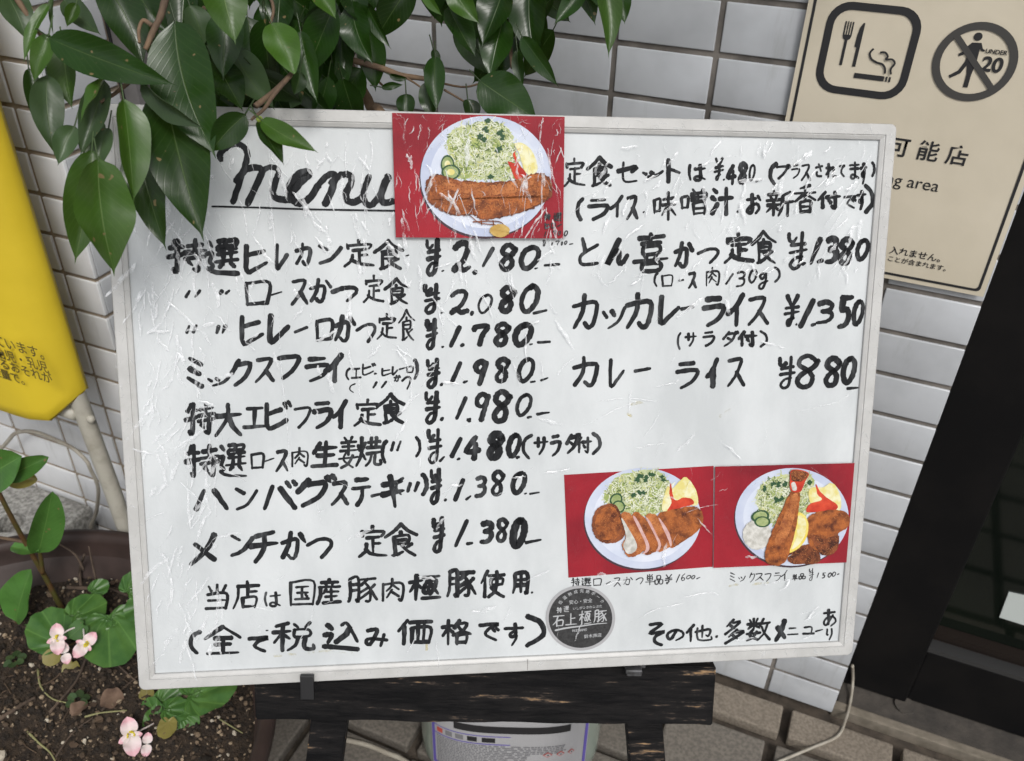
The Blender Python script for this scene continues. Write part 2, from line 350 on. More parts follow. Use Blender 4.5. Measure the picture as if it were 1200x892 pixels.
tagp = MB(); q = nums('550.6,97,218.1 581.9,97,221.4 589,97,171.6 553.5,97,172.6'); tagp.add([(a[0], .0975, a[2]) for a in q] + [(a[0], .0995, a[2]) for a in q], [(0, 3, 2, 1), (4, 5, 6, 7), (0, 1, 5, 4), (1, 2, 6, 5), (2, 3, 7, 6), (3, 0, 4, 7)])
tag(tagp.build('paper_notice', mat('notice_paper', (.5, .54, .52), .5)), 'small blank white notice stuck low on the dark door glass', 'notice')
th = MB(); th.box((.396, .026, -.02), (1.8, .16, -.002)); thr = bevel(th.build('threshold', CONC), .002); tag(thr, kind='structure')
th = MB(); th.box((.391, .012, -.02), (1.8, .0255, .0)); tag(bevel(th.build('kerb_strip', mat('pale_mortar', (.15, .13, .10), .9, (.22, .19, .15), 50, .5, 200, .001)), .002), kind='structure')
ds = MB(); ds.tube([(.484, .056, -.0018), (.484, .056, .002)], .014, 20); tag(ds.build('door_stop', CONC), 'small round grey disc on the threshold under the door frame', 'door stop')
# ------------------------------------------------------------------ poster
po = empty('smoking_poster', (.28, -.005, .66), 'beige smoking area notice taped to the tiles right of the menu board', 'poster'); po.matrix_world = Matrix.Identity(4)
PY = -.006
def flat(name, polys, m, y, parent):
    b = MB()
    for i, p in enumerate(polys): b.add([(a[0], y - .00002 * i, a[1]) for a in p], [tuple(range(len(p)))])
    o = b.build(name, m, parent); bm = bmesh.new(); bm.from_mesh(o.data); bmesh.ops.triangulate(bm, faces=bm.faces[:]); bm.to_mesh(o.data); bm.free(); return o
sh = MB(); NX, NZ = 10, 14
vs = []
for j in range(NZ + 1):
    for i in range(NX + 1):
        x = .1745 + .2135 * i / NX; z = .661 + .297 * j / NZ
        vs.append((x, PY + .0005 * noise.noise(Vector((x * 14, z * 9, 3))) * (0.3 if 0 < i < NX else 1), z))
sh.add(vs, [(j * (NX + 1) + i, j * (NX + 1) + i + 1, (j + 1) * (NX + 1) + i + 1, (j + 1) * (NX + 1) + i) for j in range(NZ) for i in range(NX)])
sh.build('paper_sheet', POSTER, po, True)
def rrect(x0, x1, z0, z1, r_, n=6):
    out = []
    for cx, cz, a0 in ((x1 - r_, z1 - r_, 0), (x0 + r_, z1 - r_, 90), (x0 + r_, z0 + r_, 180), (x1 - r_, z0 + r_, 270)):
        for k in range(n + 1):
            a = math.radians(a0 + 90 * k / n); out.append((cx + r_ * math.cos(a), cz + r_ * math.sin(a)))
    return out
def ring(name, outer, inner, m, y, parent):
    n = len(outer); b = MB(); b.add([(a[0], y, a[1]) for a in outer + inner], [(i, (i + 1) % n, n + (i + 1) % n, n + i) for i in range(n)]); return b.build(name, m, parent)
PI_ = PY - .0006
ring('border_line', rrect(.1790, .3835, .6655, .9535, .004), rrect(.1815, .3810, .6680, .9510, .0035), INKP, PI_, po)
ring('dining_icon_frame', rrect(.193, .271, .831, .909, .019), rrect(.1995, .2645, .8375, .9025, .0135), INKP, PI_, po)
K = .001
fk = [[(209.0, 893), (210.2, 893), (210.2, 882), (211.2, 882), (211.2, 893), (212.2, 893), (212.2, 882), (213.2, 882), (213.2, 893), (214.2, 893), (214.2, 882), (215.2, 882), (215.2, 893), (216.4, 893), (216.4, 881), (215.5, 878.5), (213.9, 877.5), (213.9, 856), (211.5, 856), (211.5, 877.5), (209.9, 878.5), (209, 881)],
      [(224, 893), (222, 889), (221, 882), (220.8, 873), (222.6, 872), (222.6, 856), (225.4, 856), (225.4, 893)],
      [(226, 851), (251.5, 851), (251.5, 846.6), (226, 846.6)], [(252.7, 851), (254.2, 851), (254.2, 846.6), (252.7, 846.6)], [(255.4, 851), (257, 851), (257, 846.6), (255.4, 846.6)]]
def band(pts, wd):
    pts = [Vector((p[0], p[1])) for p in pts]; a, b = [], []
    for i, p in enumerate(pts):
        t = (pts[min(i + 1, len(pts) - 1)] - pts[max(i - 1, 0)]).normalized(); n_ = Vector((-t.y, t.x)) * wd / 2; a.append(tuple(p + n_)); b.append(tuple(p - n_))
    return [[a[i], a[i + 1], b[i + 1], b[i]] for i in range(len(pts) - 1)]
sm = [smooth_pts([(237, 873, 0), (234.8, 869, 0), (237, 864.5, 0), (242, 862, 0), (247, 861, 0), (250, 858, 0), (251.2, 853.5, 0)], 4),
      smooth_pts([(243, 870.5, 0), (247, 871, 0), (250, 868, 0), (249, 865.5, 0), (254, 866, 0), (257, 863, 0), (255, 858, 0), (256.2, 853.5, 0)], 4)]
fk += sum([band([(p.x, p.y) for p in s_], 1.7) for s_ in sm], [])
flat('fork_knife_cigarette_icon', [[(x * K, z * K) for x, z in p] for p in fk], INKP, PI_, po)
cx, cz = .3187, .8712; circ = lambda rr, n=48: [(cx + rr * math.cos(2 * math.pi * i / n), cz + rr * math.sin(2 * math.pi * i / n)) for i in range(n)]
BARG = mat('printed_grey', (.055, .053, .05), .5)
ring('prohibition_ring', circ(.0325), circ(.0262), BARG, PI_ - .0003, po)
flat('prohibition_bar', [[(cx - .0215, cz + .0180), (cx - .0180, cz + .0215), (cx + .0215, cz - .0180), (cx + .0180, cz - .0215)]], BARG, PI_ - .00045, po)
man = [[(cx - 3e-3 + .0034 * math.cos(a * .5236), cz + .0205 + .0034 * math.sin(a * .5236)) for a in range(12)]]
man += [[(cx + x * K, cz + z * K) for x, z in p] for p in
        ([(-6, 15.5), (1, 16), (3.4, 11.4), (5.2, 10.8), (5.0, 9.2), (2.4, 9.6), (1.2, 11), (1.6, 0), (.6, -10), (.8, -21), (-3, -21), (-3.2, -10), (-5, -3), (-8, -10), (-15, -15), (-16.6, -12.8), (-10.5, -8), (-7.2, 0), (-6.8, 9), (-10, 5), (-13.2, 3.5), (-14, 5.5), (-11.2, 7.5), (-9, 12)],)]
flat('walking_person_icon', man, INKP, PI_, po)
RX = (math.radians(90), 0, 0)
text('UNDER', .0050, INKP, po, (.3245, PI_ - .0003, .8797), RX, name='lettering', thick=.00012)
text('20', .0165, INKP, po, (.3245, PI_ - .0003, .8655), RX, thick=.0005)
for i, ch in enumerate('喫煙可能店'):
    text(ch, .0192, INKP, po, (.2775 + (i - 2) * .0250 - .0085, PI_, .7842), RX, thick=.00028)
text('Smoking area', .0160, INKP, po, (.3216, PI_, .7555), RX, spacing=1.0, align='RIGHT')
text('入れません。', .0086, INKP, po, (.2955, PI_, .6885), RX, spacing=1.0, thick=.00012)
text('ことが含まれます。', .0064, INKP, po, (.2955, PI_, .6803), RX, spacing=1.0, thick=.00008)
# ------------------------------------------------------------------ yellow sign
ys = empty('yellow_sign', (-.78, -.3, 0), 'yellow folded panel sign with Japanese text on a pale pipe stand at the left edge', 'sign'); ys.matrix_world = Matrix.Identity(4)
prof = [(-1.06, -.30), (-1.055, -.318), (-1.03, -.329), (-1.0, -.33), (-.588, -.33), (-.570, -.3290), (-.549, -.322), (-.531, -.304), (-.5245, -.292), (-.524, -.284), (-.527, -.278)]
pn = MB(); zs = [.434, .436, .448, .7, 1.0, 1.3]; off = [.003, 0, 0, 0, 0, 0]
for j, z in enumerate(zs):
    for (x, y) in prof: pn.v.append(Vector((x, min(y + off[j], -.277), z + (max(0, (x + .548)) * 1.1 * max(0, 1 - (z - .434) / .25) if x > -.548 else 0))))
k = len(prof)
pn.f = [(j * k + i, j * k + i + 1, (j + 1) * k + i + 1, (j + 1) * k + i) for j in range(len(zs) - 1) for i in range(k - 1)]
po_ = pn.build('panel', YEL, ys, True); sm_ = po_.modifiers.new('s', 'SOLIDIFY'); sm_.thickness = .002; sm_.offset = 1
def pipe(name, pts, rr, m, parent, n=14):
    b = MB(); b.tube(pts, rr, n); return b.build(name, m, parent, True)
pipe('leg', [(-.5375, -.290, 1.28), (-.5335, -.289, .46), (-.526, -.287, .30), (-.520, -.285, .0)], .0105, PIPE, ys)
pipe('leg', [(-1.045, -.289, 1.28), (-1.05, -.287, .0)], .0105, PIPE, ys)
pipe('crossbar', [(-1.05, -.296, .430), (-.535, -.296, .430)], .008, PIPE, ys)
rv = MB(); rv.ico((-.5195, -.291, .424), .0052, 2); rv.build('rivet', PIPE, ys, True)
SY = -.3325
for s_, (x, z), sz in (('れています。', (-.5893, .535), .0168), ('は胎児・乳児', (-.5935, .518), .0158), ('えるおそれが', (-.5925, .5035), .0158), ('適量で。', (-.5960, .4885), .0150)):
    text(s_, sz * 1.0, YINK, ys, (x - .007, SY, z + .002), (math.radians(90), 0, math.radians(0)), thick=.00018)
cb = MB(); cb.tube(smooth_pts(nums('-951.6,-222,105.9 -792.9,-235,252.3 -758,-235,285.4 -718.2,-235,301.3 -679.5,-235,300.6 -647.7,-235,294.7 -629.9,-235,279.8 -627,-235,265.6 -630.7,-230,226 -658,-225,165.9 -687.6,-222,113.7') + [[-.70, -.215, .03], [-.75, -.21, .004]], 5), .0028, 8)
tag(cb.build('loose_cable', CABLE, None, True), 'beige cable looping against the pillar behind the yellow sign stand', 'cable')
# concrete block
cbk = MB(); cbk.box((-1.05, -.372, 0), (-.686, -.21, .155)); blk = bevel(cbk.build('concrete_block', BLOCK), .006, 2)
tag(blk, 'rough grey concrete block with a round hole between planter and pillar', 'block')
hol = MB(); hol.tube([(-.765, -.285, .09), (-.765, -.285, .2)], .021, 20); ho = hol.build('hole_cutter', DARK); bo = blk.modifiers.new('b', 'BOOLEAN'); bo.object = ho; bo.operation = 'DIFFERENCE'
dg = bpy.context.evaluated_depsgraph_get(); me = bpy.data.meshes.new_from_object(blk.evaluated_get(dg)); blk.modifiers.clear(); blk.data = me; bpy.data.objects.remove(ho)
# ------------------------------------------------------------------ floor cables
fc = MB(); fc.tube(smooth_pts(nums('400.9,42,60 409.4,55.7,20 412.7,36.9,3 409.3,-4.1,3 401.4,-35.4,3 372.9,-66.1,3 336.2,-103.9,3 286.1,-156.1,3 141.2,-275.3,3'), 5), .0020, 8)
tag(fc.build('floor_cable', CABLE, None, True), 'thin pale cable curving over the pavers from the door jamb', 'cable')
fc = MB(); fc.tube(smooth_pts(nums('-229.4,-313.9,3 -201.2,-308.2,3 -170.4,-302.8,3 -138.6,-302.2,3 -112.8,-302.7,3 -49.7,-317.1,3 53.1,-337.3,3'), 5), .0034, 8)
tag(fc.build('floor_hose', CABLE, None, True), 'pale hose lying on the pavers under the easel rail', 'hose')
# ------------------------------------------------------------------ menu board
TLb, BX, BD, BN = [Vector(v) for v in [[-0.2535, -0.4075, 0.867], [0.873067, 0.486037, -0.039003], [0.169085, -0.376809, -0.910728], [-0.457345, 0.788532, -0.411161]]]
org = TLb + BX * .3 + BD * .45
BW = Matrix(((BX.x, -BD.x, -BN.x, org.x), (BX.y, -BD.y, -BN.y, org.y), (BX.z, -BD.z, -BN.z, org.z), (0, 0, 0, 1)))
board = empty('menu_board', label='white framed menu board of handwritten Japanese dishes and prices wrapped in clear film', cat='menu board', mw=BW)
def bl(u, v, h=-4.0): return Vector(((u - 300) / 1000, (450 - v) / 1000, h / 1000))
pb_ = MB(); a, b_2 = bl(8, 442, -14), bl(592, 8, -4.3); pb_.box((a.x, a.y, a.z), (b_2.x, b_2.y, b_2.z)); pb_.build('panel', PANEL, board)
def loop(off, r_, n=5):
    r_ = max(r_, .05); out = []
    for cxx, cyy, a0 in ((600 - off - r_, off + r_, -90), (600 - off - r_, 450 - off - r_, 0), (off + r_, 450 - off - r_, 90), (off + r_, off + r_, 180)):
        for k_ in range(n + 1):
            a_ = math.radians(a0 + 90 * k_ / n); out.append((cxx + r_ * math.cos(a_), cyy + r_ * math.sin(a_)))
    return out
fr = MB(); prf = [(0.4, -15, 5), (0, -14.4, 5), (0, -1, 5), (.3, -.3, 4.8), (1, 0, 4.2), (8.3, -.2, .2), (8.7, -1.1, .1), (9.2, -1.2, .1), (9.5, -.9, .1), (11.8, -2.0, .05), (12.2, -2.4, .05), (12.2, -4.4, .05)]
for (of, h, rr) in prf: fr.v += [bl(x, y, h) for x, y in loop(of, rr)]
kk = len(loop(0, 5)); fr.f = [(j * kk + i, j * kk + (i + 1) % kk, (j + 1) * kk + (i + 1) % kk, (j + 1) * kk + i) for j in range(len(prf) - 1) for i in range(kk)]
fr.build('frame', FRAME, board)
mt = MB()
for (u0, v0, u1, v1) in ((1.2, 1.2, 12, 12), (598.8, 1.2, 588, 12), (598.8, 448.8, 588, 438), (1.2, 448.8, 12, 438)):
    d_ = Vector((-(v1 - v0), u1 - u0)).normalized() * .14
    mt.add([bl(u0 + d_.x, v0 + d_.y, .05), bl(u1 + d_.x, v1 + d_.y, -2.1), bl(u1 - d_.x, v1 - d_.y, -2.1), bl(u0 - d_.x, v0 - d_.y, .05)], [(0, 1, 2, 3)])
mt.add([bl(312, 439, .05), bl(312.5, 439, .05), bl(312.5, 449, .05), bl(312, 449, .05)], [(0, 1, 2, 3)])
mt.build('mitre_joint', mat('joint_line', (.2, .19, .18), .8), board)
# --- handwriting: each glyph is a set of pen strokes on a 100 x 100 grid
GLY = {}
for ln in """特|20,5 12,30;8,28 42,24;3,55 42,46;27,3 27,97 18,90;52,22 92,16;72,3 72,38;46,42 99,34;48,60 98,52;82,42 82,95 70,90;58,68 66,80
選|36,6 58,4 56,18 38,20 36,30 58,28;68,4 92,2 88,16 70,18 70,28 94,24;36,42 94,36;52,32 52,58;76,30 76,56;28,62 98,56;50,66 40,78;74,64 86,76;8,8 18,20;2,40 18,38 10,62 20,74 6,82;6,80 30,92 99,94
定|50,0 50,12;15,32 12,16;15,20 88,16 82,32;30,38 74,34;52,36 52,84;54,56 78,54;30,56 26,78 4,99;24,72 50,88 99,94
食|50,0 30,22 2,42;50,0 70,20 99,34;50,24 50,36;30,40 72,36 70,60 32,62;30,40 32,92 24,98;32,50 68,48;36,96 56,86;84,62 66,74;52,66 70,84 94,97
大|4,38 96,30;50,2 46,45 5,98;52,42 70,70 98,95
Y|10,4 12,22 30,26 48,16;78,0 70,60 60,90 30,99 14,88 40,70 74,66;20,36 92,30;14,56 96,48
y|22,2 44,34;80,0 48,38;16,42 84,36;10,60 84,52;52,34 48,70 30,99 24,84 56,74
0|62,4 30,20 10,60 22,94 48,92 80,60 90,22 70,4 50,10
1|92,0 8,99
2|12,18 40,2 78,2 88,22 60,62 8,96;8,94 34,78 60,94 96,84
3|20,10 60,2 88,14 78,36 36,48;36,46 80,50 84,74 56,94 8,98
4|70,0 4,64 98,56;72,30 60,99
5|36,4 26,46;40,6 95,2;26,44 62,42 70,66 48,90 6,97
6|70,2 26,40 12,78 34,98 66,86 66,64 40,56 20,70
7|4,22 14,8 94,4 60,50 40,99
8|88,18 60,2 28,10 22,30 56,48 72,68 60,92 28,97 12,80 30,58 76,36 94,16
9|84,14 50,2 16,18 20,40 50,46 86,12;88,8 60,60 40,99
g|80,8 40,4 24,24 44,38 76,10;80,8 70,60 44,98 14,90 34,66 90,50
.|20,60 80,40
,|80,0 20,99
-|0,65 100,35
ヒ|10,2 12,92 50,84 96,62;14,36 84,20
レ|14,2 12,96 54,74 98,40
カ|4,34 94,22 86,80 66,99 48,84;46,0 40,50 6,97
か|4,40 56,26 68,42 60,88 42,97 28,84;40,2 30,50 6,94;78,6 98,34
ツ|6,30 20,52;40,22 54,44;96,8 70,66 30,98
つ|2,40 50,14 90,16 96,44 60,96
ロ|12,8 16,92;14,10 88,6 82,86;16,88 82,84
ー|2,58 98,42
ス|10,10 82,6 50,58 4,97;54,50 96,94
ミ|18,4 84,22;14,36 76,54;8,68 90,96
ク|40,2 8,52;36,18 92,14 70,64 22,98
フ|4,12 92,6 72,58 24,98
ラ|20,8 80,4;6,38 92,32 74,72 24,98
イ|92,2 50,40 4,62;58,34 56,98
エ|16,10 86,6;52,8 48,90;2,94 99,88
ビ|10,8 12,92 50,86 84,66;14,44 64,26;76,4 84,20;90,0 98,14
ハ|28,10 4,98;60,6 98,92
ン|8,14 40,32;96,22 56,76 10,97
バ|24,22 2,97;46,26 88,94;66,8 74,22;84,2 92,16
グ|34,14 6,54;30,28 74,24 58,66 18,98;76,4 84,18;90,0 98,12
テ|22,8 84,4;4,38 96,30;56,36 50,70 24,98
キ|10,32 86,20;6,62 94,48;40,2 60,98
メ|82,2 56,50 6,97;20,34 86,84
チ|84,4 20,18;2,48 98,38;54,14 52,60 22,98
セ|4,44 94,24 70,48;32,6 32,86 92,88
ト|22,2 24,98;28,40 92,58
サ|4,34 96,28;30,8 30,58;72,4 70,56 40,98
ダ|40,4 8,52;36,18 76,16 60,62 18,98;34,44 62,62;80,2 86,16;92,0 99,12
プ|4,18 74,14 56,60 16,98;84,2 76,12 88,22 98,10 86,2
ニ|20,22 80,18;4,84 97,78
ュ|16,20 78,16 72,82;2,88 98,84
〃|26,10 6,80;90,4 62,76
（|80,2 30,24 20,66 60,98
）|20,2 70,24 80,64 20,98
は|12,6 6,50 14,92;40,30 98,24;70,6 72,84 50,96 36,84 54,72 96,90
で|6,14 90,8 48,32 34,66 80,96;66,34 74,48;82,28 90,42
て|6,14 90,8 48,32 34,66 80,96
す|4,24 98,20;56,2 58,50 38,62 30,48 52,38 64,62 40,98
み|10,14 52,8 40,50 20,90 4,80 18,58 96,66;82,36 66,98
込|10,10 24,24;4,44 22,44 14,72;2,84 30,86 99,96;52,8 66,6 96,66;72,20 60,44 34,70
さ|6,30 92,18;44,2 74,56;20,62 22,90 80,94
れ|26,2 26,98;6,30 40,26 4,76;30,50 64,26 74,36 70,84 98,86
ま|10,18 90,14;12,40 88,36;54,2 54,84 30,96 16,84 36,72 88,92
と|22,4 36,50;90,24 20,60 14,88 40,96 92,90
ん|60,2 6,98 44,46 60,56 58,88 74,92 98,62
お|6,28 66,22;40,2 40,80 20,92 8,80 40,54 76,50 90,70 66,94;80,10 98,28
の|56,14 30,80 12,74 10,40 50,10 88,24 92,62 56,94
そ|20,8 80,4 16,46 94,38 46,60 46,84 80,96
あ|12,22 84,16;42,2 44,88;72,36 30,90 10,80 30,50 76,44 92,70 60,96
り|20,8 16,50 28,56;76,4 78,50 46,98
肉|14,24 12,98;14,26 88,22 86,92 74,88;50,2 46,30 26,54;50,28 74,48;48,50 28,82;50,60 74,78
生|28,6 6,44;22,28 92,22;20,54 84,50;2,94 98,88;52,2 50,90
姜|30,2 40,12;68,0 58,12;14,18 88,14;20,30 80,27;8,44 94,40;50,12 50,56;40,48 26,72 74,96;72,58 50,84 14,98;4,68 98,62
焼|10,30 14,46;38,22 30,40;24,4 22,60 4,96;24,56 38,74;48,20 96,16;62,4 60,38;80,4 80,36;44,38 98,34;44,56 98,50;62,56 56,80 40,96;76,54 76,88 98,90 97,76
当|50,2 50,34;18,8 30,28;82,4 70,26;14,40 84,36 82,94;18,64 82,60;10,94 84,90
店|52,0 52,12;16,18 94,14;18,18 16,60 2,98;54,24 54,56;56,38 86,36;34,60 36,94;34,60 84,56 80,92;36,92 80,90
国|8,8 10,98;10,8 92,4 90,96;10,94 90,92;28,26 72,24;32,48 70,46;26,74 76,72;50,26 50,74;62,56 70,64
産|50,0 50,10;18,14 86,12;36,16 40,26;66,14 60,26;10,32 94,28;16,32 14,66 2,98;36,40 28,56;36,50 86,48;36,68 80,66;24,92 96,88;58,38 58,90
豚|10,8 10,70 2,98;10,8 36,6 36,94 28,90;12,32 34,30;12,54 34,52;46,12 96,8;70,10 44,36;62,26 76,50 74,92 62,94;68,44 42,62;74,58 40,88;92,32 76,50;76,48 98,88
極|2,30 38,24;22,2 22,98;20,34 4,66;24,38 38,52;44,10 94,6;66,8 48,44;56,26 84,22 76,62;46,50 48,70 60,68 60,48 46,50;66,34 92,74;84,44 66,76;42,94 98,88
使|28,2 2,46;18,28 18,98;34,20 98,16;42,34 44,56;42,34 90,30 88,52;44,54 88,50;66,4 66,50 56,78 32,98;42,62 66,80 98,96
用|14,8 14,60 2,98;14,8 88,4 86,96 76,92;16,36 86,32;14,62 86,58;50,8 50,94
全|50,0 2,44;50,0 98,38;28,44 74,40;30,66 72,62;10,96 92,92;52,42 52,94
税|36,2 8,12;2,34 42,28;24,10 24,98;22,36 4,70;26,42 40,54;52,4 60,16;88,0 78,14;52,24 54,48 88,44 86,22 52,24;60,50 56,76 38,96;78,48 76,88 98,90 98,76
価|26,2 2,46;18,28 18,98;34,12 98,8;40,34 42,94;40,34 94,30 90,92;42,92 90,88;58,10 58,88;76,10 76,88
格|2,30 40,24;22,2 22,98;20,34 4,66;24,38 38,52;62,2 42,34;60,16 86,14 70,44 38,62;52,24 72,46 99,58;52,64 52,97;52,64 84,60 82,94;54,92 82,90
味|6,30 8,74;6,30 32,26 30,68;8,70 30,66;46,26 92,22;40,46 98,42;68,2 68,98;66,48 40,82;70,50 98,80
噌|4,34 6,76;4,34 28,30 26,72;6,74 26,70;48,2 56,16;88,0 78,14;40,20 42,46;40,20 96,16 94,42;42,32 94,29;42,46 94,42;68,18 68,44;48,56 50,98;48,56 90,52 88,96;50,76 88,73;50,95 88,92
汁|12,8 26,20;4,36 18,46;4,94 30,58;38,42 98,38;68,4 68,98
新|28,0 28,10;8,16 48,12;16,20 20,32;40,18 36,30;4,38 52,34;6,56 50,52;28,38 28,96;26,58 6,82;30,60 46,74;86,4 60,20;60,20 58,66 48,96;60,46 98,42;80,44 80,98
香|72,2 28,12;4,30 96,26;50,10 50,52;48,30 6,58;52,30 96,54;28,62 30,98;28,62 74,58 72,96;30,78 72,75;30,96 72,93
付|34,2 4,50;22,30 22,98;40,34 98,28;78,4 78,94 62,88;50,52 60,68
喜|14,12 88,6;50,0 50,26;22,27 80,23;28,36 30,54 72,50 74,32 28,36;34,58 40,66;68,54 60,66;2,74 98,66;26,80 30,99 74,96 76,78 26,80
単|22,4 30,16;46,0 52,12;80,0 68,14;22,22 24,56;22,22 80,18 78,52;24,38 78,35;24,56 78,52;2,74 98,68;50,20 50,99
品|30,6 32,42 70,38 70,4 30,6;6,56 8,96 40,92 40,54 6,56;58,54 60,94 94,90 94,50 58,54
他|30,2 2,48;18,28 18,98;36,44 90,28 86,66 76,62;62,6 62,74;44,22 46,88 96,90 96,72
多|50,0 20,28;46,12 78,10 10,60;36,24 52,36;64,40 28,70;58,52 92,50 10,99;44,64 62,76
数|14,6 20,18;46,2 38,18;4,26 56,22;30,2 30,44;28,26 6,46;32,28 54,42;28,48 12,76 46,94;44,60 26,84 2,98;2,70 58,64;72,2 54,34;64,22 98,18;88,20 74,64 46,98;62,36 76,66 99,96
石|6,10 94,6;44,10 30,50 2,80;32,48 34,94;32,48 84,44 80,90;34,90 80,88
上|46,4 46,90;48,44 84,40;2,94 98,90""".split('\n'):
    c_, s_ = ln.split('|', 1); GLY[c_] = [[tuple(float(q) for q in p.split(',')) for p in st.split()] for st in s_.split(';')]
LAY = [0]
def ribbon(mb, pts, wd, h, taper=.5, rough=.13, n=5):
    P = smooth_pts([(p[0], p[1], 0) for p in pts], n) if len(pts) > 2 else [Vector((pts[0][0], pts[0][1], 0)).lerp(Vector((pts[1][0], pts[1][1], 0)), t / 5) for t in range(6)]
    k_ = len(P); base = len(mb.v); L_ = []
    f0, f1 = random.uniform(.7, 1.2), random.uniform(taper, 1.05); ph = random.uniform(0, 50)
    tt = [(P[min(i + 1, k_ - 1)] - P[max(i - 1, 0)]).normalized() for i in range(k_)]
    rows = [(P[0] - tt[0] * wd * .38, tt[0], f0 * .55)] + [(P[i], tt[i], f0 + (f1 - f0) * (i / (k_ - 1)) ** 1.5) for i in range(k_)] + [(P[-1] + tt[-1] * wd * .32, tt[-1], f1 * .45)]
    for i, (p, t, f_) in enumerate(rows):
        w2 = wd * .5 * f_; nn = Vector((-t.y, t.x, 0))
        j1 = 1 + rough * noise.noise(Vector((ph, i * .9, 0))) * 2; j2 = 1 + rough * noise.noise(Vector((ph + 9, i * .9, 4))) * 2
        mb.v.append(bl(p.x + nn.x * w2 * j1, p.y + nn.y * w2 * j1, h)); mb.v.append(bl(p.x - nn.x * w2 * j2, p.y - nn.y * w2 * j2, h))
    for i in range(len(rows) - 1): mb.f.append((base + 2 * i, base + 2 * i + 1, base + 2 * i + 3, base + 2 * i + 2))
def place(mb, ch, q, wd, h0, jit=1.2):
    st = GLY[ch]; xs = [p[0] for s_ in st for p in s_]; ys_ = [p[1] for s_ in st for p in s_]
    x0, x1, y0, y1 = min(xs), max(xs), min(ys_), max(ys_)
    bw = math.hypot(q[2] - q[0], q[3] - q[1]); bh = math.hypot(q[6] - q[0], q[7] - q[1]); mx, my = min(.45, wd * .42 / max(bw, .1)), min(.45, wd * .42 / max(bh, .1))
    sk = random.uniform(-.02, .03)
    for i, s_ in enumerate(st):
        out = []
        for (x, y) in s_:
            a_ = (x - x0) / max(x1 - x0, 1); b_ = (y - y0) / max(y1 - y0, 1)
            a_ += random.uniform(-1, 1) * jit / 100 + sk * (.5 - b_); b_ += random.uniform(-1, 1) * jit / 100
            a_ = mx + a_ * (1 - 2 * mx); b_ = my + b_ * (1 - 2 * my)
            out.append(((q[0] * (1 - a_) + q[2] * a_) * (1 - b_) + (q[6] * (1 - a_) + q[4] * a_) * b_, (q[1] * (1 - a_) + q[3] * a_) * (1 - b_) + (q[7] * (1 - a_) + q[5] * a_) * b_))
        ribbon(mb, out, wd * random.uniform(.9, 1.08), h0 + i * .012)
DENSE = set('特選定食姜焼産豚極税価格味噌新香喜単品数店国全使肉当他多')
